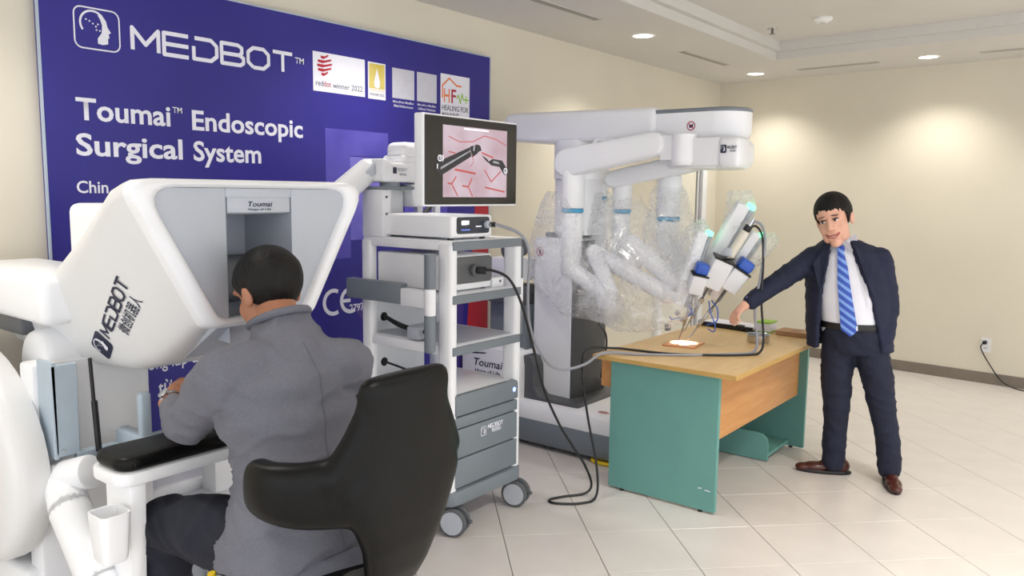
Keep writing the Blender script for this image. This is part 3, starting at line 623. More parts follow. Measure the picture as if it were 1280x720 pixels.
for x, y in ((-2.82, 2.66), (-2.82, 2.88), (-2.42, 2.66), (-2.42, 2.88)):
    bm = NB(); cyl(bm, (x, y, 1.362), (x, y, 1.373), .014, n=12); P('foot', bm, M_black, dev)
dv2 = empty('video_processor', (-2.64, 2.76, 1.122), 0, 'white processor box with dark glass front on second shelf of cart', 'medical device')
bm = NB(); rbox(bm, (-2.88, 2.645, 1.130), (-2.415, 2.945, 1.29), .008, 2); P('housing', bm, M_white, dv2, True)
bm = NB(); prism(bm, [(2.65, 1.16), (2.93, 1.16), (2.94, 1.175), (2.94, 1.27), (2.925, 1.283), (2.65, 1.283)], lambda p: (-2.418, p[0], p[1]), lambda p: (-2.405, p[0], p[1]), .003, 1); P('front_panel', bm, mat('smoked_glass', (92, 94, 98), .18, var=.04), dv2)
bm = NB(); rcyl(bm, (-2.406, 2.80, 1.22), (-2.38, 2.80, 1.22), .028, .005, 20); P('camera_port', bm, M_dgrey, dv2, True)
for x, y in ((-2.85, 2.67), (-2.85, 2.92), (-2.45, 2.67), (-2.45, 2.92)):
    bm = NB(); cyl(bm, (x, y, 1.122), (x, y, 1.131), .014, n=12); P('foot', bm, M_black, dv2)
dv3 = empty('white_adapter_box', (-2.6, 3.02, 1.122), 0, 'small white box with black dot beside the processor', 'medical device')
bm = NB(); rbox(bm, (-2.75, 2.962, 1.122), (-2.42, 3.05, 1.17), .006, 2); P('housing', bm, M_white2, dv3, True)
bm = NB(); cyl(bm, (-2.421, 3.02, 1.15), (-2.418, 3.02, 1.15), .006, n=12); P('socket', bm, M_black, dv3)
# ------------------------------------------------------------------ patient-side robot
rob = empty('surgical_robot', (-2.8, 4.25, 0), 0, 'tall white surgical robot with overhead boom behind the desk', 'robot')
RYc = 4.27
def plan(x0, x1, y0, y1, r, n=8): return rrect(x1-x0, y1-y0, r, n, (x0+x1)/2, (y0+y1)/2)
BO = plan(-3.44, -2.20, 3.90, 4.66, .14)
def outl(k): return [((p[0]+2.82)*k-2.82, (p[1]-RYc)*k+RYc) for p in BO]
bm = NB(); loft(bm, [[V((*p, z)) for p in outl(k)] for k, z in ((.965, .03), (.985, .038), (.99, .05), (1.0, .055), (1.0, .17), (.992, .178))]); P('base_skirt', bm, M_grey, rob, True, 50)
bm = NB(); loft(bm, [[V((*p, z)) for p in outl(k)] for k, z in ((.99, .178), (.998, .185), (.985, .23), (.955, .262), (.91, .278), (.86, .285))]); P('base_cover', bm, M_white, rob, True, 50)
for x, y in ((-3.3, 4.02), (-3.3, 4.52), (-2.4, 4.02), (-2.4, 4.52)):
    bm = NB(); cyl(bm, (x-.02, y, .032), (x+.02, y, .032), .032, n=16); P('caster', bm, M_rubber, rob, True)
bm = NB(); tube(bm, [V((-2.36+.07*math.cos(a*PI/8), 3.93+.035*math.sin(a*PI/8), .012)) for a in range(0, 17)], .011, 8, 2); P('foot_guard', bm, M_yellow, rob, True)
# warning print on the base
RB = Pl((-2.40, 3.99, .283), (1, 0, 0), (0, 1, .08))
bm = NB(); prism(bm, arc(0, 0, .035, 0, 340, 20, .018), lambda p: RB(p[0], p[1], -.001), lambda p: RB(p[0], p[1], .004)); P('warning_print', bm, M_white2, rob)
flat('warning_ring', RB, stroke(arc(0, 0, .033, 0, 360, 24, .016), .005)+[rect(-.02, -.004, .02, .004)], M_red, rob, .006)
# rear housing with print, tower foot well, tower
bm = NB(); prism(bm, [(-3.47, .16), (-2.99, .16), (-2.975, .3), (-2.975, .50), (-3.0, .56), (-3.06, .585), (-3.47, .585)], lambda p: (p[0], 3.93, p[1]), lambda p: (p[0], 4.62, p[1]), .012, 3); P('rear_housing', bm, M_white, rob, True)
HP = Pl((0, 3.9295, 0), (1, 0, 0), (0, 0, 1))
text('script_name', 'Toumai', HP, -3.36, .45, .24, .05, M_ink, rob, .012, .001, shear=.2); text('script_motto', 'Hope of Life', HP, -3.35, .405, .21, .026, M_ink, rob, .01, .001)
flat('script_bar', HP, [[(-3.38, .525), (-3.27, .535), (-3.25, .545), (-3.36, .537)]], M_ink, rob, .001)
bm = NB(); prism(bm, [(-2.985, .27), (-2.54, .27), (-2.57, .285), (-2.59, .30), (-2.86, .31), (-2.90, .36), (-2.905, .50), (-2.93, .55), (-2.985, .56)], lambda p: (p[0], 3.97, p[1]), lambda p: (p[0], 4.58, p[1]), .008, 2); P('foot_well', bm, M_dgrey, rob, True)
bm = NB(); rbox(bm, (-2.99, 4.075, .28), (-2.698, 4.47, 1.30), .012, 3); P('tower', bm, M_white, rob, True)
bm = NB(); rbox(bm, (-2.704, 4.078, .285), (-2.688, 4.467, 1.285), .004, 2); P('tower_front', bm, M_dgrey, rob, True)
TP = Pl((0, 4.0748, 0), (1, 0, 0), (0, 0, 1))
flat('warning_disc', TP, [arc(-2.945, 1.21, .027, 0, 345, 24)], M_print, rob, .0006); flat('warning_ring', TP, stroke(arc(-2.945, 1.21, .026, 0, 360, 24), .005)+stroke([(-2.963, 1.228), (-2.927, 1.192)], .004), M_red, rob, .0012); flat('warning_figure', TP, [rrect(.014, .03, .006, 3, -2.945, 1.208)], M_ink, rob, .0009)
bm = NB(); rbox(bm, (-2.95, 4.13, 1.30), (-2.74, 4.44, 1.33), .01, 2); P('tower_collar', bm, M_grey, rob, True)
bm = NB(); loft(bm, [[V((x, y, z)) for x, y in plan(-2.925, -2.655, 4.15, 4.43, .07)] for z in (1.32, 1.72)]); P('lift_column', bm, M_white2, rob, True, 50)
bm = NB(); loft(bm, [[V((x, y, z)) for x, y in plan(-2.945, -2.635, 4.13, 4.46, .12)] for z in (1.665, 1.675, 1.90)]); P('column_collar', bm, M_white, rob, True, 50)
# rear controls between cart and tower
bm = NB(); rcyl(bm, (-3.16, 4.0, 1.20), (-3.02, 4.0, 1.24), .055, .01, 20); P('rear_handle', bm, M_dgrey, rob, True)
bm = NB(); rbox(bm, (-3.3, 4.0, 1.02), (-3.03, 4.2, 1.16), .01, 2); P('rear_console', bm, M_white2, rob, True)
bm = NB(); rbox(bm, (-3.3, 3.99, .87), (-3.03, 4.2, .99), .01, 2); P('rear_console_base', bm, M_dgrey, rob, True)
bm = NB(); rbox(bm, (-3.33, 4.05, .55), (-3.03, 4.4, .87), .01, 2); P('rear_box', bm, M_grey, rob, True)
# overhead boom: fixed rear half, extending front half
BM0, BM1 = 4.13, 4.49
bm = NB(); prism(bm, [(-3.30, 1.91), (-2.95, 1.885), (-2.6, 1.88), (-2.20, 1.90), (-2.20, 2.07), (-3.26, 2.085), (-3.30, 2.06), (-3.32, 1.95)], lambda p: (p[0], BM0, p[1]), lambda p: (p[0], BM1, p[1]), .035, 4); P('boom_rear', bm, M_white, rob, True)
bm = NB()
def stad(x0, x1, y0, y1, n=12):
    r = (y1-y0)/2; cy = (y0+y1)/2
    return [(x0, y0)]+[(x1-r+r*math.cos(math.radians(-90+180*k/n)), cy+r*math.sin(math.radians(-90+180*k/n))) for k in range(n+1)]+[(x0, y1)]
SB = stad(-2.22, -1.712, BM0+.02, BM1-.02)
def sc(k, x0=-2.22): return [(x0+(p[0]-x0)*k if p[0] > -2 else p[0], 4.31+(p[1]-4.31)*k) for p in SB]
loft(bm, [[V((*p, z)) for p in sc(k)] for k, z in ((.93, 1.885), (.975, 1.893), (1, 1.92), (1, 2.03))]); P('boom_front', bm, M_white, rob, True, 50)
bm = NB(); loft(bm, [[V((*p, z)) for p in sc(k)] for k, z in ((1.0, 2.03), (1.005, 2.034), (1.005, 2.045), (.98, 2.052))]); P('boom_lid', bm, M_grey, rob, True, 50)
GP = Pl((0, BM0+.0195, 0), (1, 0, 0), (0, 0, 1))
flat('warning_disc', GP, [arc(-1.985, 1.955, .024, 0, 345, 24)], M_print, rob, .0006); flat('warning_ring', GP, stroke(arc(-1.985, 1.955, .023, 0, 360, 24), .005)+stroke([(-2.0, 1.97), (-1.97, 1.94)], .004), M_red, rob, .0012); flat('warning_figure', GP, [[(-1.995, 1.945), (-1.975, 1.945), (-1.972, 1.968), (-1.985, 1.96), (-1.998, 1.966)]], M_ink, rob, .0009)
# turret under the boom front carrying the arms
bm = NB(); loft(bm, [[V((-1.95+r*math.cos(k*2*PI/32), 4.31+r*.75*math.sin(k*2*PI/32), z)) for k in range(32)] for r, z in ((.19, 1.72), (.225, 1.725), (.235, 1.745), (.235, 1.88), (.20, 1.89))]); P('turret', bm, M_white, rob, True, 45)
bm = NB(); cyl(bm, (-2.0, 4.10, 1.755), (-2.0, 4.10, 1.905), .07, n=28); P('arm_pivot', bm, M_white, rob, True)
bm = NB(); cyl(bm, (-2.0, 4.10, 1.738), (-2.0, 4.10, 1.756), .066, n=28); P('pivot_ring', bm, M_white2, rob, True)
# flat print on the turret side facing the room
UP = Pl((-1.755, 4.099, 1.735), V((.94, .34, 0)), (0, 0, 1))
bm = NB(); rbox(bm, (-1.95, 4.075, 1.735), (-1.76, 4.14, 1.885), .008, 2); rbox(bm, (-1.79, 4.06, 1.722), (-1.665, 4.22, 1.888), .03, 3); rbox(bm, (-1.85, 4.1, 1.722), (-1.71, 4.42, 1.888), .05, 4); P('turret_cover', bm, M_white, rob, True)
UP = Pl((0, 4.0598, 0), (1, 0, 0), (0, 0, 1))
flat('logo_badge', UP, [rrect(.034, .044, .006, 3, -1.752, 1.82)], M_ink, rob, .001); flat('logo_face', UP, head_logo(-1.752, 1.82, .034), M_print, rob, .002); flat('wordmark', UP, medbot(-1.73, 1.822, .052, .012, .0026), M_ink, rob, .001); text('wordmark_small', '微创机器人', UP, -1.715, 1.805, .035, .009, M_ink, rob, .01, .001)
# shoulder links: stadium-shaped beams seen from the side
def link_beam(name, a, b, ra, rb, y0, y1, m=None, bev=.02):
    (ax, az), (bx, bz) = a, b; d = math.atan2(bz-az, bx-ax); pts = []
    for k in range(13):
        t = d+PI/2+PI*k/12; pts.append((ax+ra*math.cos(t), az+ra*math.sin(t)))
    for k in range(13):
        t = d-PI/2+PI*k/12; pts.append((bx+rb*math.cos(t), bz+rb*math.sin(t)))
    bm = NB(); prism(bm, pts, lambda p: (p[0], y0, p[1]), lambda p: (p[0], y1, p[1]), bev, 3); return P(name, bm, m or M_white, rob, True, 50)
link_beam('shoulder_link', (-2.745, 1.758), (-2.165, 1.856), .086, .07, 4.03, 4.13)
bm = NB(); prism(bm, [(-2.60, 1.83), (-2.585, 1.885), (-2.56, 1.90), (-2.0, 1.893), (-2.0, 1.88), (-2.545, 1.885), (-2.56, 1.875), (-2.57, 1.83)], lambda p: (p[0], 4.09, p[1]), lambda p: (p[0], 4.14, p[1])); P('cable_guard', bm, M_white, rob)
bm = NB(); rbox(bm, (-2.15, 4.06, 1.79), (-2.03, 4.12, 1.885), .004, 1); rbox(bm, (-2.12, 4.05, 1.765), (-2.05, 4.065, 1.90), .002, 1); P('link_joint', bm, M_white2, rob)
link_beam('shoulder_link', (-2.56, 1.665), (-2.10, 1.752), .052, .055, 4.26, 4.34)
link_beam('shoulder_link', (-2.30, 1.72), (-1.95, 1.79), .05, .05, 4.40, 4.46)
# four drop arms: tube, cyan ring, forearm, wrist
def rcol(name, x, y, z0, z1, r, m=M_white): bm = NB(); rcyl(bm, (x, y, z0), (x, y, z1), r, .012, 24); return P(name, bm, m, rob, True)
def drop(x, y, ztop, zring, r, zb):
    rcol('drop_tube', x, y, zring+.012, ztop, r); rcol('cyan_ring', x, y, zring-.012, zring+.012, r*.97, M_cyan); rcol('drop_sleeve', x, y, zb, zring-.012, r*.9)
drop(-2.725, 4.10, 1.72, 1.472, .072, 1.08)
drop(-2.70, 4.36, 1.64, 1.545, .06, 1.16)
drop(-2.53, 4.36, 1.65, 1.47, .062, 1.12)
drop(-2.24, 4.42, 1.69, 1.43, .075, 1.15)
def fore(pts): bm = NB(); chain(bm, pts, 20); return P('forearm', bm, M_white, rob, True, 60)
fore([((-2.74, 4.09, 1.13), .05), ((-2.46, 4.09, .97), .055)])
fore([((-2.60, 4.16, 1.22), .05), ((-2.45, 4.12, .99), .045)])
fore([((-2.64, 4.26, 1.20), .055), ((-2.10, 4.17, 1.0), .05)])
fore([((-2.42, 4.30, 1.27), .062), ((-2.08, 4.22, 1.08), .055)])
fore([((-2.44, 4.31, 1.27), .055), ((-2.40, 4.30, 1.12), .05)])
fore([((-2.24, 4.42, 1.25), .065), ((-1.99, 4.40, 1.06), .055)])
rcol('wrist_joint', -2.46, 4.09, .90, 1.0, .06)
# instrument carriers: slim slanted rails with a white face, green tip lamp
M_lamp = mat('status_lamp', (120, 255, 190), .4, emit=(90, 255, 170), estr=3.0, var=.02)
M_rail = mat('rail_grey', (150, 154, 160), .3, metal=.3, var=.08, vscale=20)
def carrier(top, bot, w, t, name='carrier'):
    a = V(top); b = V(bot); d = (b-a).normalized(); side = d.cross(V((.62, -.79, 0))).normalized(); nrm = side.cross(d).normalized(); L = (b-a).length
    Mx = Matrix((side, nrm, d)).transposed()
    def bx(lo, hi, r, m, nm):
        bm = NB(); rbox(bm, lo, hi, r, 2); bmesh.ops.transform(bm, matrix=Matrix.Translation(a) @ Mx.to_4x4(), verts=bm.verts); return P(nm, bm, m, rob, True)
    bx((-w*.3, -t, .0), (w, t, L), .014, M_white, name); bx((-w*.75, -t*.85, .01), (-w*.3, t*.85, L), .006, M_rail, 'carrier_rail')
    bx((-w*.75, -t*.9, -.014), (-w*.1, t*.9, .012), .006, M_lamp, 'status_lamp')
    return a, d, side, nrm, L
carrier((-1.72, 4.34, 1.525), (-1.985, 4.31, 1.02), .06, .04)
carrier((-1.895, 4.20, 1.37), (-2.015, 4.17, .95), .05, .035)
carrier((-1.665, 4.40, 1.365), (-1.90, 4.36, .98), .045, .03)
# instruments clipped on the carriers
tip = V((-2.0, 4.17, .745))
def instrument(name, label, top, tipp, body_m, clipblue, rb=.034, Lb=.16):
    a = V(top); b = V(tipp); d = (b-a).normalized(); L = (b-a).length; side = d.cross(V((.62, -.79, 0))).normalized(); nrm = side.cross(d).normalized(); Mx = Matrix((side, nrm, d)).transposed(); T = Matrix.Translation(a) @ Mx.to_4x4()
    th = empty(name, a, 0, label, 'surgical instrument')
    def part(nm, bm, m, sm=True): bmesh.ops.transform(bm, matrix=T, verts=bm.verts); return P(nm, bm, m, th, sm)
    bm = NB(); rbox(bm, (-rb, -rb*.8, .03), (rb, rb*.8, Lb), .01, 3); part('housing', bm, body_m)
    bm = NB(); rbox(bm, (-rb-.006, -rb*.8-.004, .028), (rb+.006, rb*.8+.004, .038), .002, 1); part('seal', bm, M_black)
    if clipblue:
        bm = NB(); rbox(bm, (-rb*.85, -rb*.8, -.035), (rb*.85, rb*.8, .028), .014, 3); part('latch', bm, M_blue)
        bm = NB(); rbox(bm, (-.014, -rb*.8-.002, -.014), (.014, -rb*.8+.002, .0), .002, 1); part('latch_label', bm, M_print)
    bm = NB(); cyl(bm, (0, 0, Lb), (0, 0, L-.1), .0055, n=12); part('shaft', bm, M_dgrey)
    bm = NB(); rcyl(bm, (0, 0, L-.22), (0, 0, L-.1), .0085, .002, 14); part('cannula', bm, M_steel)
    bm = NB(); rbox(bm, (-.012, -.012, L-.235), (.012, .012, L-.205), .003, 1); part('cannula_clamp', bm, M_steel)
    bm = NB(); cyl(bm, (0, 0, L-.1), (0, 0, L-.02), .0045, n=10); cyl(bm, (0, 0, L-.02), (.006, 0, L), .003, .001, n=8); cyl(bm, (0, 0, L-.02), (-.006, 0, L), .003, .001, n=8); part('jaws', bm, M_steel)
    return th
M_clear = mat('milky_housing', (226, 228, 232), .3, var=.02)
instrument('needle_driver', 'instrument with blue square latch left of the camera head', (-1.88, 4.13, 1.17), (-2.015, 4.16, .742), M_clear, True, .042, .15)
instrument('forceps_instrument', 'instrument with blue latch on the right-hand carrier', (-1.70, 4.30, 1.19), (-1.985, 4.20, .742), M_clear, True, .05, .17)
instrument('endoscope', 'endoscope with black shaft between the two blue latched instruments', (-1.765, 4.20, 1.255), (-2.0, 4.18, .79), M_clear, False, .055, .21)
# camera head on the endoscope
ch = empty('camera_head', (-1.76, 4.21, 1.2), 0, 'cream camera head with grey knob clamped on the endoscope', 'camera')
a = V((-1.672, 4.22, 1.385)); b = V((-1.748, 4.20, 1.245))
bm = NB(); rcyl(bm, a, b, .024, .004, 18); P('body', bm, mat('camera_cream', (226, 220, 206), .4, var=.02), ch, True)
bm = NB(); rcyl(bm, a+(a-b)*.22, a, .021, .003, 16); P('end_cap', bm, M_black, ch, True)
bm = NB(); cyl(bm, a+(a-b)*.5, a+(a-b)*.2, .009, .012, 14); P('connector', bm, M_steel, ch, True)
bm = NB(); rbox(bm, b+V((-.03, -.035, .0)), b+V((.018, .01, .045)), .008, 2); P('knob', bm, M_lgrey, ch, True)
bm = NB(); rbox(bm, (-1.80, 4.16, 1.225), (-1.72, 4.20, 1.235), .003, 1); P('clamp_bar', bm, M_black, ch)
lamp('endoscope_lamp', 'SPOT', (-1.985, 4.185, .87), 14., (1, .93, .78), None, spot_size=math.radians(62), spot_blend=.5, shadow_soft_size=.006)
ll = bpy.data.objects['endoscope_lamp']; ll.rotation_euler = (math.radians(6), math.radians(6), 0); wparent(ll, bpy.data.objects['endoscope'])
# thin blue drive cables
bc = empty('blue_tubing', (-1.9, 4.2, .95), 0, 'thin blue tubes looping round the instrument shafts', 'tubing')
for pts in ([(-1.845, 4.2, .99), (-1.80, 4.18, .95), (-1.80, 4.18, .88), (-1.86, 4.18, .85)], [(-1.86, 4.2, .985), (-1.83, 4.16, .93), (-1.80, 4.16, .86), (-1.81, 4.17, .82), (-1.85, 4.18, .83)], [(-1.95, 4.13, .96), (-1.92, 4.11, .93), (-1.94, 4.11, .90)], [(-2.06, 4.12, .885), (-2.03, 4.1, .875), (-1.99, 4.11, .89)]):
    bm = NB(); tube(bm, pts, .0035, 6); P('tube', bm, M_blue, bc, True)
# small joints at the trocars
bm = NB(); rbox(bm, (-2.09, 4.12, .80), (-2.06, 4.15, .84), .004, 1); P('trocar_stop', bm, M_grey, rob)
for c_ in ((-1.93, 4.15, .905), (-1.985, 4.13, .875), (-1.9, 4.19, .865), (-2.01, 4.12, .91)):
    bm = NB(); rbox(bm, V(c_)-V((.012, .012, .012)), V(c_)+V((.012, .012, .012)), .003, 1, Matrix.Rotation(.5, 3, 'Y')); P('trocar_clamp', bm, M_steel, rob)
# ------------------------------------------------------------------ clear plastic drapes
def plastic(name='clear_plastic', dens=.34):
    m = bpy.data.materials.new(name); m.use_nodes = True; N = m.node_tree.nodes; L = m.node_tree.links
    for n_ in list(N): N.remove(n_)
    out = N.new('ShaderNodeOutputMaterial'); tr = N.new('ShaderNodeBsdfTransparent'); gl = N.new('ShaderNodeBsdfGlossy'); df = N.new('ShaderNodeBsdfDiffuse'); tl = N.new('ShaderNodeBsdfTranslucent')
    tr.inputs[0].default_value = (.98, .985, .99, 1); gl.inputs['Roughness'].default_value = .12; df.inputs[0].default_value = (.97, .975, .985, 1); tl.inputs[0].default_value = (.97, .975, .985, 1)
    tc = N.new('ShaderNodeTexCoord'); nz = N.new('ShaderNodeTexNoise'); nz.inputs['Scale'].default_value = 6; nz.inputs['Detail'].default_value = 3.5; nz.inputs['Roughness'].default_value = .65; nz.inputs['Distortion'].default_value = 1.2
    L.new(tc.outputs['Object'], nz.inputs['Vector'])
    bp = N.new('ShaderNodeBump'); bp.inputs['Strength'].default_value = .55; bp.inputs['Distance'].default_value = .03; L.new(nz.outputs['Fac'], bp.inputs['Height'])
    L.new(bp.outputs[0], gl.inputs['Normal'])
    mr = N.new('ShaderNodeMapRange'); mr.inputs['From Min'].default_value = .42; mr.inputs['From Max'].default_value = .72; mr.inputs['To Min'].default_value = dens*.45; mr.inputs['To Max'].default_value = dens*1.8; L.new(nz.outputs['Fac'], mr.inputs['Value'])
    a1 = N.new('ShaderNodeMixShader'); a1.inputs[0].default_value = .5; L.new(df.outputs[0], a1.inputs[1]); L.new(tl.outputs[0], a1.inputs[2])
    a2 = N.new('ShaderNodeMixShader'); a2.inputs[0].default_value = .22; L.new(a1.outputs[0], a2.inputs[1]); L.new(gl.outputs[0], a2.inputs[2])
    a3 = N.new('ShaderNodeMixShader'); L.new(mr.outputs[0], a3.inputs[0]); L.new(tr.outputs[0], a3.inputs[1]); L.new(a2.outputs[0], a3.inputs[2]); L.new(a3.outputs[0], out.inputs[0])
    return m
M_plastic = plastic()
from mathutils import noise as mnoise
def crumple(p, a, s, seed):
    q = p*s+V((seed, seed*2.3, 0)); n1 = mnoise.noise(q); n2 = abs(mnoise.noise(q*2.1+V((9, 1, 4)))); return p+V((mnoise.noise(q+V((31, 0, 0))), mnoise.noise(q+V((0, 17, 0))), mnoise.noise(q+V((0, 0, 47)))))*a*(.6+n2)
def bag(name, label, rings, seed, amp=.03, n=40, grp='clear plastic drapes over the robot arms'):
    """rings: (center, rx, ry) stacked; an open-ended crumpled sleeve"""
    bm = NB(); R = []; C = crom([V(c) for c, rx, ry in rings], 5); X_ = crom([V((rx, ry, 0)) for c, rx, ry in rings], 5)
    for c, r in zip(C, X_):
        R.append([crumple(c+V((r.x*math.cos(k*2*PI/n), r.y*math.sin(k*2*PI/n), 0)), amp, 7., seed) for k in range(n)])
    loft(bm, R, cap=False)
    o = obj(name, bm, M_plastic, None, True, 180); tag(o, label, 'plastic drape', grp); return o
bag('plastic_drape', 'clear crumpled plastic sleeve over the leftmost drop arm of the robot', [((-2.80, 4.10, 1.58), .10, .10), ((-2.82, 4.09, 1.45), .15, .13), ((-2.82, 4.08, 1.25), .18, .14), ((-2.76, 4.06, 1.08), .24, .14), ((-2.62, 4.05, .96), .28, .13), ((-2.52, 4.05, .84), .17, .10), ((-2.48, 4.05, .82), .02, .02)], 1.)
bag('plastic_drape', 'wide clear plastic drape bulging low between tower and desk instruments', [((-2.50, 4.33, 1.55), .12, .10), ((-2.46, 4.30, 1.40), .22, .15), ((-2.38, 4.24, 1.22), .34, .18), ((-2.30, 4.16, 1.02), .38, .17), ((-2.30, 4.10, .88), .33, .15), ((-2.30, 4.08, .80), .2, .10), ((-2.3, 4.07, .785), .02, .02)], 4., .035)
bag('plastic_drape', 'clear plastic sleeve over the rear drop arm below the turret', [((-2.24, 4.42, 1.62), .09, .09), ((-2.23, 4.41, 1.48), .14, .12), ((-2.18, 4.38, 1.3), .19, .14), ((-2.05, 4.33, 1.12), .16, .12), ((-1.99, 4.28, 1.0), .1, .08)], 9.)
bag('plastic_drape', 'clear plastic sleeve round the shorter lamp-tipped carrier in the middle', [((-1.93, 4.22, 1.44), .015, .015), ((-1.95, 4.21, 1.38), .07, .06), ((-1.99, 4.2, 1.25), .11, .08), ((-2.03, 4.18, 1.1), .11, .08), ((-2.04, 4.16, .98), .09, .07)], 12., .022)
bag('plastic_drape', 'clear plastic sleeve standing up round the tallest lamp-tipped carrier', [((-1.78, 4.37, 1.60), .07, .05), ((-1.77, 4.37, 1.52), .085, .06), ((-1.79, 4.36, 1.40), .085, .07), ((-1.85, 4.35, 1.22), .085, .07), ((-1.93, 4.33, 1.05), .07, .06)], 15., .022)
bag('plastic_drape', 'clear plastic sleeve round the right-hand carrier', [((-1.625, 4.42, 1.37), .04, .03), ((-1.63, 4.42, 1.32), .06, .05), ((-1.69, 4.40, 1.22), .055, .05), ((-1.77, 4.38, 1.10), .06, .05)], 18., .015)
bag('plastic_drape', 'clear plastic cuff round the second drop arm below the long shoulder link', [((-2.66, 4.30, 1.58), .07, .07), ((-2.66, 4.29, 1.5), .1, .09), ((-2.66, 4.28, 1.38), .12, .1), ((-2.64, 4.27, 1.22), .14, .11)], 22., .025)
# ------------------------------------------------------------------ long cables from the cart to the instruments
M_cgrey = mat('grey_cable', (150, 152, 160), .45, var=.04)
t = empty('grey_light_cable', (-2.36, 2.865, 1.43), 0, 'long grey cable sagging from the cart over the desk to the camera head', 'cable')
bm = NB(); tube(bm, [(-2.36, 2.865, 1.43), (-2.33, 2.90, 1.425), (-2.26, 2.98, 1.38), (-2.25, 3.03, 1.28), (-2.28, 3.06, 1.12), (-2.30, 3.10, .95), (-2.30, 3.17, .82), (-2.30, 3.28, .71), (-2.29, 3.40, .665), (-2.24, 3.52, .68), (-2.17, 3.60, .738), (-2.02, 3.72, .732), (-1.82, 3.88, .731), (-1.66, 4.05, .731), (-1.585, 4.16, .733), (-1.58, 4.22, .78), (-1.615, 4.26, .95), (-1.60, 4.28, 1.15), (-1.585, 4.28, 1.32), (-1.60, 4.27, 1.41), (-1.63, 4.25, 1.435), (-1.652, 4.235, 1.42)], .0075, 8); P('cable', bm, M_cgrey, t, True)
bm = NB(); cyl(bm, (-2.382, 2.865, 1.43), (-2.34, 2.88, 1.43), .010, .012, 12); P('connector', bm, M_black, t, True)
t = empty('black_camera_cable', (-2.38, 2.80, 1.22), 0, 'long black cable looping on the floor between the cart and the desk', 'cable')
bm = NB(); tube(bm, [(-2.36, 2.80, 1.22), (-2.32, 2.84, 1.22), (-2.27, 2.90, 1.18), (-2.25, 2.97, 1.06), (-2.25, 3.06, .86), (-2.25, 3.16, .62), (-2.23, 3.27, .42), (-2.20, 3.36, .28), (-2.17, 3.43, .17), (-2.15, 3.47, .06), (-2.17, 3.44, .012), (-2.24, 3.34, .007), (-2.27, 3.26, .007), (-2.22, 3.24, .007), (-2.12, 3.32, .007), (-2.09, 3.42, .02), (-2.12, 3.47, .16), (-2.20, 3.50, .40), (-2.26, 3.53, .62), (-2.27, 3.58, .745), (-2.20, 3.75, .738), (-2.10, 3.80, .733), (-1.9, 3.85, .731), (-1.7, 3.98, .731), (-1.58, 4.10, .731), (-1.545, 4.17, .738), (-1.545, 4.22, .80), (-1.585, 4.27, 1.0), (-1.59, 4.28, 1.22), (-1.60, 4.27, 1.36), (-1.625, 4.25, 1.41), (-1.645, 4.235, 1.41)], .0065, 8); P('cable', bm, M_black, t, True)
bm = NB(); rcyl(bm, (-2.382, 2.80, 1.22), (-2.34, 2.82, 1.22), .018, .003, 14); P('plug', bm, M_black, t, True)
t = empty('wire_hook', (-2.2, 4.4, .725), 0, 'thin black wire end sticking up at the rear desk edge', 'cable')
bm = NB(); tube(bm, [(-2.31, 3.80, .55), (-2.28, 3.80, .72), (-2.30, 3.82, .80), (-2.36, 3.84, .85)], .006, 8); P('cable', bm, M_black, t, True)
# ------------------------------------------------------------------ surgeon console
con = empty('surgeon_console', (-2.7, 1.52, 0), 0, 'large white surgeon console with grey viewing hood at the left', 'surgical console')
KY = 1.52
def trap(zb, zt, wb, wt, r, n=5, cy=KY):
    """rounded trapezoid outline as (y, z), r = corner radius"""
    P4 = [V((cy-wt, zt)), V((cy-wb, zb)), V((cy+wb, zb)), V((cy+wt, zt))]; out = []
    for i in range(4):
        p = P4[i]; a = (P4[i-1]-p).normalized(); b = (P4[(i+1) % 4]-p).normalized()
        ang = math.acos(max(-1, min(1, a.dot(b)))); d = min(r/math.tan(ang/2), .45*min((P4[i-1]-p).length, (P4[(i+1) % 4]-p).length))
        s = p+a*d; e = p+b*d
        for k in range(n+1):
            t = k/n; out.append(((1-t)**2*s+2*t*(1-t)*p+t*t*e))
    res = []
    for i, q in enumerate(out):
        res.append(q)
        if i % (n+1) == n:
            nx = out[(i+1) % len(out)]
            for k in range(1, 8): res.append(q.lerp(nx, k/8))
    return [(q.x, q.y) for q in res]
def ringX(x, *a): return [V((x, y, z)) for y, z in trap(*a)]
bm = NB()
loft(bm, [ringX(-2.235, 1.15, 1.605, .20, .445, .05), ringX(-2.255, 1.142, 1.605, .205, .45, .06), ringX(-2.33, 1.08, 1.585, .225, .45, .07), ringX(-2.42, 1.02, 1.53, .25, .445, .08), ringX(-2.52, .99, 1.46, .275, .44, .08), ringX(-2.75, .985, 1.33, .33, .43, .08), ringX(-3.0, 1.0, 1.195, .37, .42, .07), ringX(-3.13, 1.03, 1.11, .375, .40, .03), ringX(-3.16, 1.05, 1.08, .37, .375, .012)], cap=False)
bm.faces.ensure_lookup_table()
hood = P('hood_shell', bm, M_offw, con, True, 60); HB = bvh(hood)
# bright bezel round the front
bm = NB()
loft(bm, [ringX(-2.235, 1.15, 1.605, .20, .445, .05), ringX(-2.205, 1.152, 1.607, .196, .446, .06), ringX(-2.19, 1.158, 1.60, .19, .44, .06), ringX(-2.183, 1.17, 1.592, .165, .405, .06), ringX(-2.19, 1.176, 1.586, .155, .385, .06), ringX(-2.20, 1.178, 1.583, .152, .38, .06), ringX(-2.215, 1.18, 1.582, .15, .378, .06)], cap=False)
P('bezel', bm, M_white, con, True, 60)
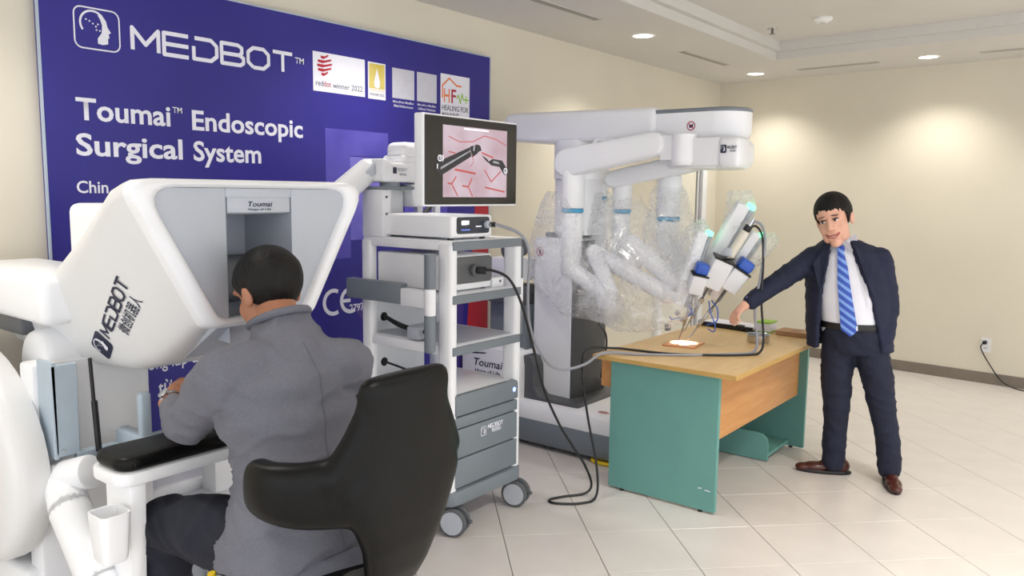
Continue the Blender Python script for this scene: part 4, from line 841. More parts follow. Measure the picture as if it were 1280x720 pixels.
# grey face with a viewing slot: two cheeks and a brow
SL0, SL1, SLT = 1.405, 1.645, 1.553
def face(pts, name):
    bm = NB(); prism(bm, pts, lambda p: (-2.235, p[0], p[1]), lambda p: (-2.205, p[0], p[1]), .003, 2); return P(name, bm, M_lgrey, con, True)
face([(KY-.378, 1.582), (KY-.152, 1.178), (SL0, 1.178), (SL0, 1.582)], 'face_panel')
face([(SL1, 1.582), (SL1, 1.178), (KY+.152, 1.178), (KY+.378, 1.582)], 'face_panel')
face([(SL0, SLT), (SL1, SLT), (SL1, 1.582), (SL0, 1.582)], 'face_panel')
bm = NB(); y0, y1 = SL0, SL1
def QQ(*p): bm.faces.new([bm.verts.new(v) for v in p])
xb_ = -2.44
QQ((-2.205, y0, 1.1), (-2.205, y0, SLT), (xb_, y0+.02, SLT-.06), (xb_, y0+.02, 1.1)); QQ((-2.205, y1, 1.1), (xb_, y1-.02, 1.1), (xb_, y1-.02, SLT-.06), (-2.205, y1, SLT))
QQ((-2.205, y0, SLT), (-2.205, y1, SLT), (xb_, y1-.02, SLT-.06), (xb_, y0+.02, SLT-.06)); QQ((xb_, y0+.02, 1.1), (xb_, y0+.02, SLT-.06), (xb_, y1-.02, SLT-.06), (xb_, y1-.02, 1.1))
P('viewing_slot', bm, mat('slot_grey', (168, 173, 184), .5, var=.02), con)
bm = NB(); prism(bm, [(-2.205, SLT+.002), (-2.205, SLT-.048), (-2.25, SLT-.055), (-2.25, SLT+.002)], lambda p: (p[0], SL0+.004, p[1]), lambda p: (p[0], SL1-.004, p[1]), .004, 2); P('brow_plate', bm, M_lgrey, con, True)
bm = NB(); rbox(bm, (-2.42, 1.43, 1.2), (-2.36, 1.62, 1.36), .03, 3); P('eyepiece', bm, M_dgrey, con, True)
bm = NB(); prism(bm, [(-2.205, 1.18), (-2.235, 1.18), (-2.42, 1.05), (-2.40, 1.03), (-2.21, 1.15)], lambda p: (p[0], KY-.16, p[1]), lambda p: (p[0], KY+.16, p[1]), .004, 2); P('chin_plate', bm, M_lgrey, con, True)
BPl = Pl((-2.2045, 0, 0), (0, 1, 0), (0, 0, 1))
text('script_name', 'Toumai', BPl, 1.482, SLT-.028, .09, .016, M_ink, con, .015, .001, shear=.2); text('script_motto', 'Hope of Life', BPl, 1.482, SLT-.04, .085, .007, M_ink, con, .01, .001)
# logo and wordmark on the near side of the hood, running upwards along the side
sa = V((-2.265, 1.3, 1.2)); 
def side_pt(px_, pz_):       # point on the side skin at hood X and height
    T = [(-2.255, 1.142, 1.605, .205, .45), (-2.33, 1.08, 1.585, .225, .45), (-2.42, 1.02, 1.53, .25, .445), (-2.52, .99, 1.46, .275, .44), (-2.75, .99, 1.315, .33, .42), (-2.95, 1.01, 1.19, .36, .40)]
    for a, b in zip(T[:-1], T[1:]):
        if b[0] <= px_ <= a[0]:
            t = (px_-a[0])/(b[0]-a[0]); q = [a[i]+(b[i]-a[i])*t for i in range(5)]; u = (pz_-q[1])/(q[2]-q[1]); return V((px_, KY-(q[3]+(q[4]-q[3])*u), pz_))
    return V((px_, KY-.4, pz_))
class Skin:
    """print wrapped on the hood side: x along the text direction"""
    def __init__(s, x0, z0, ang): s.x0, s.z0, s.c, s.s = x0, z0, math.cos(ang), math.sin(ang)
    def __call__(s, x, y, d=0.):
        X, Zz = s.x0+x*s.c-y*s.s, s.z0+x*s.s+y*s.c
        h, nn, i_, dd = HB.ray_cast(V((X, .3, Zz)), V((0, 1, 0))); p = h if h is not None else side_pt(X, Zz)
        return p+V((0, -1, -.5)).normalized()*(d+.0015)
SK_ = Skin(-2.60, 1.075, math.radians(47))
flat('logo_badge', SK_, [rrect(.075, .075, .012, 4, .0, .0)], M_ink, con, .001)
class Sub:
    def __init__(s, f, ang): s.f, s.c, s.s = f, math.cos(ang), math.sin(ang)
    def __call__(s, x, y, d=0.): return s.f(x*s.c-y*s.s, x*s.s+y*s.c, d)
flat('logo_face', SK_, head_logo(0, 0, .07), M_print, con, .003)
flat('wordmark', SK_, medbot(.052, -.018, .26, .038, .0075), M_ink, con, .001)
text('wordmark_small', '微创机器人', SK_, .12, -.065, .165, .03, M_ink, con, .01, .001)
# parts behind and below the hood
bm = NB(); rbox(bm, (-2.90, 1.235, 1.30), (-2.54, 1.80, 1.525), .03, 3); P('rear_block', bm, M_white2, con, True)
bm = NB(); rbox(bm, (-3.43, 1.06, 1.135), (-2.70, 1.36, 1.30), .035, 4); P('rear_wing', bm, M_white, con, True)
bm = NB(); rbox(bm, (-3.40, 1.09, 1.075), (-2.95, 1.33, 1.14), .01, 2); P('wing_underside', bm, M_dgrey, con, True)
bm = NB(); rcyl(bm, (-2.85, 1.085, .985), (-2.85, 1.22, .985), .125, .03, 36); P('hub_cover', bm, M_white2, con, True, 60)
bm = NB(); prism(bm, [(1.035, 1.03), (1.115, 1.03), (1.112, .745), (1.105, .735), (1.05, .735), (1.04, .75)], lambda p: (-2.62, p[0], p[1]), lambda p: (-2.60, p[0], p[1]), .003, 1); P('bracket', bm, M_bsteel, con)
bm = NB(); rbox(bm, (-2.7, 1.035, .73), (-2.6, 1.05, 1.04), .003, 1); P('bracket_flange', bm, M_bsteel, con)
bm = NB(); rbox(bm, (-2.625, 1.10, .70), (-2.595, 1.44, .742), .004, 1); P('cross_bar', bm, M_bsteel, con)
for y, z in ((1.06, .755), (1.2, .72)):
    bm = NB(); cyl(bm, (-2.60, y, z), (-2.594, y, z), .006, n=12); P('bolt', bm, M_steel, con)
bm = NB(); cyl(bm, (-2.59, 1.15, 1.04), (-2.585, 1.155, .86), .006, n=12); cyl(bm, (-2.585, 1.155, .90), (-2.58, 1.16, .735), .0095, n=12); P('gas_strut', bm, M_black, con, True)
bm = NB(); rbox(bm, (-2.80, 1.02, .02), (-2.70, 1.40, 1.02), .012, 2); P('upright', bm, M_white2, con, True)
bm = NB(); rbox(bm, (-2.80, 1.64, .02), (-2.70, 2.02, 1.02), .012, 2); P('upright', bm, M_white2, con, True)
bm = NB(); rbox(bm, (-2.685, 1.138, .05), (-2.699, 1.142, .70)); P('panel_seam', bm, M_dgrey, con)
bm = NB(); n = 40; r3 = [(math.cos(k*2*PI/n), math.sin(k*2*PI/n)) for k in range(n)]
loft(bm, [[V((-3.03+.44*k_*c-.05*s, y, .70+.36*k_*s)) for c, s in r3] for k_, y in ((.8, .905), (.93, .912), (.99, .93), (1., .955), (1., 1.0), (.98, 1.02))]); P('side_cover', bm, M_offw, con, True, 50)
bm = NB(); prism(bm, [(-3.25, .02), (-2.42, .02), (-2.42, .14), (-2.62, .2), (-2.74, .34), (-3.25, .34)], lambda p: (p[0], .98, p[1]), lambda p: (p[0], 1.10, p[1]), .02, 3); P('base_foot', bm, M_white2, con, True)
bm = NB(); prism(bm, [(-3.25, .02), (-2.42, .02), (-2.42, .14), (-2.62, .2), (-2.74, .34), (-3.25, .34)], lambda p: (p[0], 1.94, p[1]), lambda p: (p[0], 2.06, p[1]), .02, 3); P('base_foot', bm, M_white2, con, True)
bm = NB(); rbox(bm, (-3.2, 1.1, .03), (-2.8, 1.94, .46), .03, 3); P('base_box', bm, M_white2, con, True)
bm = NB(); rbox(bm, (-2.80, 1.5, .30), (-2.66, 1.94, .42), .02, 3); P('base_shelf', bm, M_white2, con, True)
# armrest carrier
bm = NB(); chain(bm, [((-2.62, 1.06, .66), .055), ((-2.50, 1.03, .60), .06), ((-2.30, 1.02, .44), .06), ((-2.24, 1.02, .38), .06)], 20); P('arm_tube', bm, M_white2, con, True, 60)
bm = NB(); rcyl(bm, (-2.60, 1.06, .67), (-2.50, 1.10, .70), .055, .012, 24); P('arm_pivot', bm, M_white2, con, True)
for sg, yc in ((1, 1.07), (-1, 1.97)):
    bm = NB(); prism(bm, [(-2.30, .30), (-2.18, .30), (-2.15, .755), (-2.30, .755)], lambda p: (p[0], yc-.025, p[1]), lambda p: (p[0], yc+.025, p[1]), .01, 2); P('armrest_support', bm, M_white, con, True)
bm = NB(); prism(bm, rrect(.19, 1.02, .05, 6, -2.235, 1.52), lambda p: (p[0], p[1], .752), lambda p: (p[0], p[1], .79), .008, 2); P('armrest_frame', bm, M_white, con, True)
bm = NB(); prism(bm, rrect(.18, 1.0, .05, 6, -2.235, 1.52), lambda p: (p[0], p[1], .79), lambda p: (p[0], p[1], .832), .018, 3); P('armrest_pad', bm, M_leather, con, True)
bm = NB(); prism(bm, rrect(.10, .12, .006, 3, -2.22, 1.53), lambda p: (p[0], p[1], .8325), lambda p: (p[0], p[1], .842)); P('touch_pad', bm, mat('touch_blue', (40, 70, 170), .25, emit=(40, 80, 200), estr=.5, var=.05), con)
bm = NB(); loft(bm, [[V((-2.15+p[0]*k_, .985+p[1]*k_, z)) for p in rrect(.095, .085, .02, 4)] for k_, z in ((.72, .56), (.82, .57), (1., .69), (1., .70), (.9, .70), (.8, .60))]); P('cup_holder', bm, M_white, con, True, 50)
bm = NB(); rbox(bm, (-2.48, 1.235, .78), (-2.45, 1.275, .93), .012, 3); P('hand_controller', bm, M_bsteel, con, True)
bm = NB(); rbox(bm, (-2.62, 1.23, .70), (-2.44, 1.28, .79), .012, 3); P('controller_arm', bm, M_bsteel, con, True)
bm = NB(); rbox(bm, (-2.7, 1.30, .005), (-2.28, 1.80, .06), .01, 2); P('pedal_tray', bm, M_dgrey, con, True)
for y in (1.40, 1.56, 1.70):
    bm = NB(); rbox(bm, (-2.5, y-.05, .06), (-2.3, y+.05, .10), .01, 2, Matrix.Rotation(.15, 3, 'Y')); P('pedal', bm, M_black, con, True)
# ------------------------------------------------------------------ surgeon's chair
chair = empty('surgeon_chair', (-1.70, 1.33, 0), 0, 'black leather swivel chair with curved lumbar wings under the seated man', 'chair')
CCx, CCy = -1.70, 1.34
bm = NB()
def padring(z, x, y, hw, ht, n=20, p=3.0):
    out = []
    for k in range(n):
        t = 2*PI*k/n; c, s = math.cos(t), math.sin(t)
        out.append(V((x+ht*math.copysign(abs(c)**(2/p), c), y+hw*math.copysign(abs(s)**(2/p), s), z)))
    return out
yc = 1.375
loft(bm, [padring(z, x, yc, hw, ht) for z, x, hw, ht in ((.56, -1.46, .085, .03), (.62, -1.435, .10, .038), (.70, -1.415, .125, .042), (.78, -1.41, .165, .045), (.86, -1.41, .20, .045), (.93, -1.41, .175, .043), (1.0, -1.408, .152, .042), (1.06, -1.405, .148, .04), (1.105, -1.40, .15, .036), (1.13, -1.398, .145, .028), (1.142, -1.397, .12, .014))])
def wing(sg):
    path = crom([V((-1.41, yc+sg*.05, .87)), V((-1.43, yc+sg*.15, .865)), V((-1.50, yc+sg*.235, .86)), V((-1.58, yc+sg*.27, .86)), V((-1.66, yc+sg*.265, .865))], 5); R = []
    for i, p in enumerate(path):
        t = i/(len(path)-1); d = (path[min(i+1, len(path)-1)]-path[max(i-1, 0)]).normalized(); nrm = V((-d.y, d.x, 0)); hh = .098-.03*t; th = .042-.002*t
        if i == len(path)-1: hh *= .6; th *= .6
        R.append([p+nrm*th*math.copysign(abs(math.cos(a))**.7, math.cos(a))+V((0, 0, hh*math.copysign(abs(math.sin(a))**.7, math.sin(a)))) for a in [2*PI*k/18 for k in range(18)]])
    loft(bm, R)
wing(-1); wing(1)
for sg in (-1, 1): chain(bm, [((-1.408, yc+sg*.115, 1.06), .03), ((-1.418, yc+sg*.15, .98), .036), ((-1.44, yc+sg*.195, .90), .04)], 14)
fuse('backrest', bm, .008, M_leather, None, 22, .5); br = bpy.data.objects['backrest']; wparent(br, chair)
bm = NB(); loft(bm, [[V((CCx+.0+rx*c, CCy-.02+ry*s, z)) for c, s in r3] for rx, ry, z in ((.17, .19, .50), (.20, .22, .51), (.21, .23, .535), (.205, .225, .56), (.18, .20, .575), (.1, .12, .578))]); P('seat', bm, M_leather, chair, True, 60)
bm = NB(); tube(bm, [(-1.47, yc, .58), (-1.455, yc, .50), (-1.50, yc, .445), (-1.62, CCy, .44), (-1.70, CCy, .44)], .022, 10); P('back_bar', bm, M_black, chair, True)
bm = NB(); cyl(bm, (CCx, CCy, .10), (CCx, CCy, .505), .03, n=18); P('gas_column', bm, M_black, chair, True)
for k in range(5):
    a = 2*PI*k/5+.3; e = V((CCx+.27*math.cos(a), CCy+.27*math.sin(a), .085))
    bm = NB(); chain(bm, [((CCx, CCy, .12), .03), (tuple(e), .018)], 12); lg = P('base_leg', bm, M_black, chair, True)
    bm = NB(); cyl(bm, e+V((-.02, 0, -.055)), e+V((.02, 0, -.055)), .03, n=16); cyl(bm, e+V((0, 0, -.05)), e, .008, n=8); w_ = obj('caster', bm, M_black, None, True); w_.parent = lg
bm = NB(); tube(bm, [(-1.80, 1.18, .50), (-1.83, 1.13, .51), (-1.845, 1.11, .54), (-1.845, 1.10, .575)], .011, 8); P('height_lever', bm, M_yellow, chair, True)
# ------------------------------------------------------------------ people
M_skin = mat('skin', (224, 172, 148), .5, var=.05, vscale=18, bump=.02, bscale=150)
M_skin2 = mat('skin_tan', (178, 122, 92), .5, var=.05, vscale=18)
M_hair = mat('black_hair', (17, 14, 13), .6, var=.3, vscale=40, spec=.3, bump=.5, bscale=90, stretch=(1, 1, .25))
M_navy = mat('navy_cloth', (22, 28, 54), .8, var=.10, vscale=14, bump=.10, bscale=18)
M_navy2 = mat('navy_trousers', (24, 29, 50), .85, var=.10, vscale=14, bump=.12, bscale=16)
M_gsuit = mat('grey_suit', (104, 105, 115), .85, var=.06, vscale=160, bump=.10, bscale=10)
M_shirt = mat('white_shirt', (232, 232, 240), .75, var=.02, vscale=12, bump=.10, bscale=16)
M_shoe = mat('brown_shoe', (74, 34, 28), .28, var=.15, vscale=16)
M_belt = mat('belt', (24, 22, 22), .4, var=.1)
M_eye = mat('eye_white', (226, 222, 216), .3, var=.02)
M_iris = mat('iris', (30, 20, 16), .25, var=.1)
M_lip = mat('lip', (172, 92, 84), .5, var=.05)
def tie_material():
    m = bpy.data.materials.new('striped_tie'); m.use_nodes = True; N = m.node_tree.nodes; L = m.node_tree.links; b = N['Principled BSDF']; b.inputs['Roughness'].default_value = .45
    tc = N.new('ShaderNodeTexCoord'); mp = N.new('ShaderNodeMapping'); mp.inputs['Rotation'].default_value = (0, math.radians(-35), 0); L.new(tc.outputs['Object'], mp.inputs['Vector'])
    wv = N.new('ShaderNodeTexWave'); wv.bands_direction = 'Z'; wv.inputs['Scale'].default_value = 9; L.new(mp.outputs[0], wv.inputs['Vector'])
    cr = N.new('ShaderNodeValToRGB'); cr.color_ramp.interpolation = 'CONSTANT'; e = cr.color_ramp.elements; e[0].color = lin((46, 80, 180)); e[1].position = .6; e[1].color = lin((122, 160, 226)); L.new(wv.outputs['Fac'], cr.inputs[0]); L.new(cr.outputs[0], b.inputs['Base Color'])
    return m
def head_parts(bm, T, smile=True):
    """closed pieces of a head; T maps local (x left-right, -y forward, z up) to the person's frame"""
    def S_(c, r): 
        t = bmesh.new(); bmesh.ops.create_uvsphere(t, u_segments=20, v_segments=14, radius=1); bmesh.ops.scale(t, vec=r, verts=t.verts); bmesh.ops.translate(t, vec=c, verts=t.verts); bmesh.ops.transform(t, matrix=T, verts=t.verts); merge(bm, t)
    def K_(a, b, r0, r1):
        t = bmesh.new(); cap2(t, a, b, r0, r1, 12); bmesh.ops.transform(t, matrix=T, verts=t.verts); merge(bm, t)
    S_((0, .012, .035), (.074, .09, .086)); S_((0, -.028, -.03), (.064, .064, .09)); S_((0, -.058, -.105), (.027, .03, .022)); S_((0, -.04, .04), (.066, .055, .06))
    for s in (-1, 1):
        S_((s*.036, -.052, -.03), (.028, .03, .034)); S_((s*.028, -.078, .03), (.03, .016, .011)); S_((s*.077, .012, -.008), (.011, .02, .032)); S_((s*.082, .016, .002), (.008, .016, .02)); S_((s*.036, -.032, -.07), (.026, .042, .036)); S_((s*.012, -.098, -.028), (.009, .012, .008))
    K_((0, -.088, .02), (0, -.106, -.022), .009, .0135)
    K_((-.02, -.084, -.062), (.02, -.084, -.062), .007, .007); K_((-.018, -.083, -.074), (.018, -.083, -.074), .008, .008)
def hair_mesh(name, T, parent, front, side, back, seed, scale=(.085, .103, .092), cz=.042, jag=.012):
    bm = NB(); bmesh.ops.create_uvsphere(bm, u_segments=64, v_segments=40, radius=1)
    for v in bm.verts:
        d = v.co.copy(); phi = math.atan2(d.x, -d.y); a = abs(phi)
        lim = front+(side-front)*min(1, a/1.45)**3 if a < 1.45 else side+(back-side)*((a-1.45)/(PI-1.45))
        lim += jag*mnoise.noise(V((phi*4.5, seed, 0)))+jag*.7*mnoise.noise(V((phi*11, seed, 3)))
        p = V((d.x*scale[0], d.y*scale[1]+.012, d.z*scale[2]+cz)); f = 1+.035*mnoise.noise(V((phi*9, d.z*2.5, seed)))
        p = V((p.x*f, (p.y-.012)*f+.012, p.z))
        if p.z < lim: 
            k = max(0, 1-(lim-p.z)*7); p = V((p.x*(.78+.22*k), (p.y-.012)*(.78+.22*k)+.012, lim))
        v.co = p
    bmesh.ops.transform(bm, matrix=T, verts=bm.verts); return obj(name, bm, M_hair, parent, True, 180)
def hand(bm, wrist, fwd, nrm, thumb, s=1., curl=.5):
    """palm, four fingers and a thumb; fwd = along the fingers, nrm = back of hand, thumb = +1/-1 side"""
    w = V(wrist); f = V(fwd).normalized(); n = V(nrm); n = (n-f*n.dot(f)).normalized(); sd = f.cross(n)*thumb
    Rm = Matrix((sd, f, n)).transposed()
    sph(bm, w+f*.045*s, (.038*s, .05*s, .015*s), 16, Rm); cap2(bm, w-f*.02*s, w+f*.03*s, .024*s, .026*s)
    for i, (o, L, r) in enumerate(((.028, .075, .0088), (.010, .082, .009), (-.009, .076, .0088), (-.027, .06, .0078))):
        p = w+f*.078*s+sd*o*s; a = curl*(.5+.12*i); ang = 0.; pts = [(p-f*.02*s, r*s*1.05)]
        for seg in (.45, .32, .23):
            ang += a; d = f*math.cos(ang)-n*math.sin(ang); p = p+d*L*seg*s; pts.append((p, r*s*(1-.1*len(pts)/3)))
        chain(bm, pts, 10)
    p = w+f*.02*s+sd*.03*s; chain(bm, [(p, .012*s), (p+(f*.7+sd*.6-n*.25).normalized()*.035*s, .0105*s), (p+(f*.9+sd*.35-n*.35).normalized()*.068*s, .0085*s)], 10)
# ---- standing man: local frame x = photo right, y = away from the camera
MB_ = V((-1.122, 4.66, 0)); MA = math.radians(13.75)
man = empty('person', MB_, MA, 'smiling man in navy suit and blue striped tie standing beside the desk', 'person')
def loc(p):
    q = V(p)-MB_; c, s = math.cos(-MA), math.sin(-MA); return V((q.x*c-q.y*s, q.x*s+q.y*c, q.z))
HT = Matrix.Translation((-.143, -.085, 1.452)) @ Matrix.Rotation(math.radians(-14), 4, 'Y') @ Matrix.Rotation(math.radians(-12), 4, 'Z') @ Matrix.Rotation(math.radians(6), 4, 'X') @ Matrix.Scale(1.12, 4)
shR = V((-.235, -.02, 1.235)); elR = V((-.415, -.15, 1.10)); wrR = V((-.535, -.28, 1.0)); shL = V((.095, -.0, 1.235)); elL = V((.15, .05, .99)); wrL = V((.11, -.035, .83))
bm = NB(); head_parts(bm, HT)
chain(bm, [((-.125, -.03, 1.40), .055), ((-.095, 0, 1.27), .062)], 18)
chain(bm, [((-.085, 0, 1.25), .09), ((-.05, 0, 1.05), .10), ((-.02, 0, .86), .11)], 18)
chain(bm, [(shR, .05), (elR, .04), (wrR, .027)]); chain(bm, [(shL, .05), (elL, .04), (wrL, .027)])
chain(bm, [((-.09, 0, 1.25), .06), (shR, .05)]); chain(bm, [((-.09, 0, 1.25), .06), (shL, .05)])
hand(bm, wrR+V((-.012, -.012, -.008)), V((-.62, -.42, -.5)), V((-.3, -.2, .9)), 1, 1.02, .75)
hand(bm, wrL+V((-.02, .02, -.02)), V((-.15, .05, -1)), V((1, 0, 0)), 1, .9, .3)
chain(bm, [((-.09, 0, .82), .085), ((-.125, -.005, .42), .05), ((-.135, .01, .09), .035)]); chain(bm, [((.06, 0, .82), .085), ((.105, -.02, .42), .05), ((.155, -.02, .09), .035)])
fuse('body', bm, .0048, M_skin, man, 3, .5)
hair_mesh('hair', HT, man, .056, -.03, -.07, 3., (.087, .105, .096), .042, .02)
M_brow = mat('eyebrow', (92, 62, 50), .6, var=.1)
def hp(name, c, r, m, rot=None):
    bm = NB(); sph(bm, (0, 0, 0), r, 14, rot); bmesh.ops.translate(bm, vec=c, verts=bm.verts); bmesh.ops.transform(bm, matrix=HT, verts=bm.verts); return obj(name, bm, m, man, True, 180)
for s in (-1, 1):
    hp('eye', (s*.029, -.0855, .008), (.0135, .008, .0058), M_eye); hp('iris', (s*.029-.002, -.0905, .008), (.0058, .0042, .0056), M_iris)
    hp('eyelid', (s*.029, -.088, .0145), (.0165, .008, .0028), M_brow); hp('eyebrow', (s*.031, -.0935, .032), (.018, .004, .0032), M_brow, Matrix.Rotation(s*.12, 3, 'Y'))

def curve_part(name, pts, r, m):
    bm = NB(); tube(bm, pts, r, 8, 4); bmesh.ops.transform(bm, matrix=HT, verts=bm.verts); obj(name, bm, m, man, True, 180)
curve_part('upper_lip', [(-.031, -.080, -.055), (-.018, -.0895, -.062), (0, -.0935, -.0635), (.018, -.0895, -.062), (.031, -.080, -.055)], .0035, M_lip)
curve_part('teeth', [(-.024, -.083, -.0605), (-.012, -.0885, -.066), (0, -.0905, -.0675), (.012, -.0885, -.066), (.024, -.083, -.0605)], .004, M_eye)
curve_part('lower_lip', [(-.031, -.080, -.056), (-.018, -.087, -.069), (0, -.0915, -.0735), (.018, -.087, -.069), (.031, -.080, -.056)], .0042, M_lip)
# shirt
def er(z, cx, cy, rx, ry, n=32): return [V((cx+rx*math.cos(2*PI*k/n), cy+ry*math.sin(2*PI*k/n), z)) for k in range(n)]
bm = NB(); loft(bm, [er(.80, -.02, 0, .165, .118), er(.9, -.03, -.005, .165, .125), er(1.02, -.045, -.01, .17, .125), er(1.15, -.06, -.01, .175, .12), er(1.25, -.075, -.005, .15, .105), er(1.30, -.09, -.005, .09, .08), er(1.345, -.105, -.012, .072, .072)])
obj('shirt', bm, M_shirt, man, True, 180)
# collar points
for s in (-1, 1):
    bm = NB(); c = V((-.103, -.085, 1.335))
    t = bmesh.new(); A = [c+V((s*.004, -.012, -.005)), c+V((s*.07, .045, .045)), c+V((s*.09, .04, -.01)), c+V((s*.058, -.03, -.058))]
    A = [t.verts.new(p) for p in A]; t.faces.new(A); bmesh.ops.solidify(t, geom=t.faces[:], thickness=.006); merge(bm, t); obj('collar', bm, M_shirt, man)
M_tie = tie_material()
bm = NB(); pts = [(1.315, -.104, -.098, .019), (1.295, -.101, -.112, .022), (1.28, -.099, -.118, .016), (1.2, -.085, -.137, .026), (1.1, -.072, -.146, .032), (1.0, -.056, -.146, .036), (.90, -.043, -.144, .041), (.86, -.038, -.142, .043), (.825, -.034, -.138, .003)]
loft(bm, [[V((x-w, y+.002, z)), V((x, y-.006, z)), V((x+w, y+.002, z)), V((x, y+.006, z))] for z, x, y, w in pts]); obj('tie', bm, M_tie, man, True, 60)
bm = NB(); loft(bm, [er(.855, -.025, -.002, .172, .13), er(.862, -.025, -.002, .175, .133), er(.885, -.026, -.002, .175, .133), er(.89, -.026, -.002, .172, .13)]); obj('belt', bm, M_belt, man, True, 40)
bm = NB(); rbox(bm, (-.03, -.142, .857), (.005, -.132, .888), .004, 2); obj('buckle', bm, M_steel, man)
# trousers
bm = NB(); loft(bm, [er(.72, -.015, 0, .15, .115), er(.78, -.018, 0, .17, .125), er(.865, -.022, 0, .168, .125)])
chain(bm, [((-.09, 0, .76), .095), ((-.118, -.005, .60), .085), ((-.125, -.012, .42), .07), ((-.135, 0, .25), .062), ((-.138, .012, .075), .062)], 20)
chain(bm, [((.06, 0, .76), .095), ((.09, -.01, .60), .085), ((.11, -.02, .42), .07), ((.135, -.02, .25), .062), ((.155, -.015, .085), .062)], 20)
def fold(a, s):
    def f(p, n=None):
        q = p+V((mnoise.noise(V((p.x*s, p.y*s, p.z*s*2.2))), mnoise.noise(V((p.x*s+40, p.y*s, p.z*s*2.2))), 0))*a
        if n is not None:
            w = V((mnoise.noise(p*6), mnoise.noise(p*6+V((7, 3, 1))), mnoise.noise(p*6+V((2, 9, 5)))))*.05
            r = 1-abs(mnoise.noise(V(((p.x+w.x)*8+3, (p.y+w.y)*8, (p.z+w.z+.35*p.x)*17)))); q = q+n*(.0085*r**5)
        return q
    return f
fuse('trousers', bm, .009, M_navy2, man, 4, .5, post=lambda p, n: fold(.004, 9)(p, n*.7))
# jacket: open-fronted shell plus sleeves
lev = [(.735, -.045, .225, .14, -.215, .125), (.80, -.045, .225, .145, -.21, .12), (.90, -.05, .222, .15, -.20, .105), (1.0, -.055, .218, .15, -.195, .085), (1.1, -.065, .215, .148, -.185, .05), (1.2, -.075, .21, .14, -.17, .0), (1.27, -.08, .195, .12, -.16, -.03), (1.315, -.09, .13, .095, -.155, -.045), (1.34, -.10, .095, .082, -.15, -.055)]
rings = []
for z, cx, rx, ry, xl, xr in lev:
    B = math.acos(max(-1, min(1, (xr-cx)/rx))); A = math.acos(max(-1, min(1, (xl-cx)/rx))); n = 40; o_ = []; i_ = []
    for k in range(n+1):
        t = -B+(2*PI-A+B)*k/n; c, s = math.cos(t), math.sin(t); o_.append(V((cx+rx*c, ry*s, z))); i_.append(V((cx+(rx-.026)*c, (ry-.026)*s, z)))
    rings.append(o_+i_[::-1])
bm = NB(); loft(bm, rings)
chain(bm, [(shR+V((.02, 0, -.01)), .068), (shR, .066), (elR, .057), (wrR, .043)], 18); chain(bm, [(shL+V((-.02, 0, -.01)), .068), (shL, .068), (elL, .062), (wrL+V((.02, .0, .0)), .056)], 18)
chain(bm, [((-.04, .02, 1.315), .03), (shL, .06)]); chain(bm, [((-.16, .02, 1.315), .03), (shR, .06)])
fuse('jacket', bm, .0085, M_navy, man, 4, .5, post=lambda p, n: fold(.004, 11)(p, n*.6))
# lapels
for pts in ([(-.155, -.098, 1.335), (-.20, -.105, 1.27), (-.235, -.128, 1.21), (-.19, -.152, 1.06), (-.178, -.15, 1.13), (-.163, -.128, 1.25)], [(-.045, -.098, 1.335), (.012, -.105, 1.275), (.055, -.128, 1.215), (.085, -.155, 1.04), (.05, -.152, 1.11), (.0, -.128, 1.23)]):
    bm = NB(); t = bmesh.new(); t.faces.new([t.verts.new(V(p)+V((0, -.006, 0))) for p in pts]); bmesh.ops.triangulate(t, faces=t.faces[:]); bmesh.ops.solidify(t, geom=t.faces[:], thickness=.008); merge(bm, t); obj('lapel', bm, M_navy, man)
for k in range(3):
    bm = NB(); q = wrR.lerp(elR, .05+.045*k)+V((-.02, -.045, .02)); cyl(bm, q, q+V((-.003, -.006, .002)), .006, n=10); obj('cuff_button', bm, M_steel if k == 0 else M_belt, man)
# shoes
def shoe(x, y, ang):
    bm = NB(); R = Matrix.Rotation(ang, 3, 'Z')
    def T_(p): return R @ V(p)+V((x, y, 0))
    for c, r in (((0, .06, .045), (.036, .05, .045)), ((0, .0, .04), (.037, .07, .04)), ((0, -.075, .03), (.043, .075, .03)), ((0, -.14, .024), (.035, .05, .024)), ((0, .05, .07), (.036, .04, .04))): sph(bm, T_(c), r, 16, R)
    o = fuse('shoe', bm, .006, M_shoe, man, 4, .5, post=lambda p: V((p.x, p.y, max(p.z, .012))))
    bm = NB(); loft(bm, [[T_((sx*.045*k_, sy*k_-.03, z)) for sx, sy in [(math.cos(2*PI*j/28)*(1 if abs(math.sin(2*PI*j/28)) < .9 else .9), math.sin(2*PI*j/28)*.15) for j in range(28)]] for k_, z in ((.97, 0.0), (1., .004), (1., .016), (.95, .02))]); s_ = obj('sole', bm, M_belt, man, True, 40)
shoe(-.155, .02, math.radians(-78)); shoe(.165, -.03, math.radians(8))
# his weight leans to the desk side: shift everything above the knees
for ch_ in man.children:
    if ch_.type == 'MESH' and ch_.name.split('.')[0] not in ('shoe', 'sole'):
        for v in ch_.data.vertices:
            k = max(0., min(1., (v.co.z-.15)/.9)); v.co.x -= .062*k*k*(3-2*k)
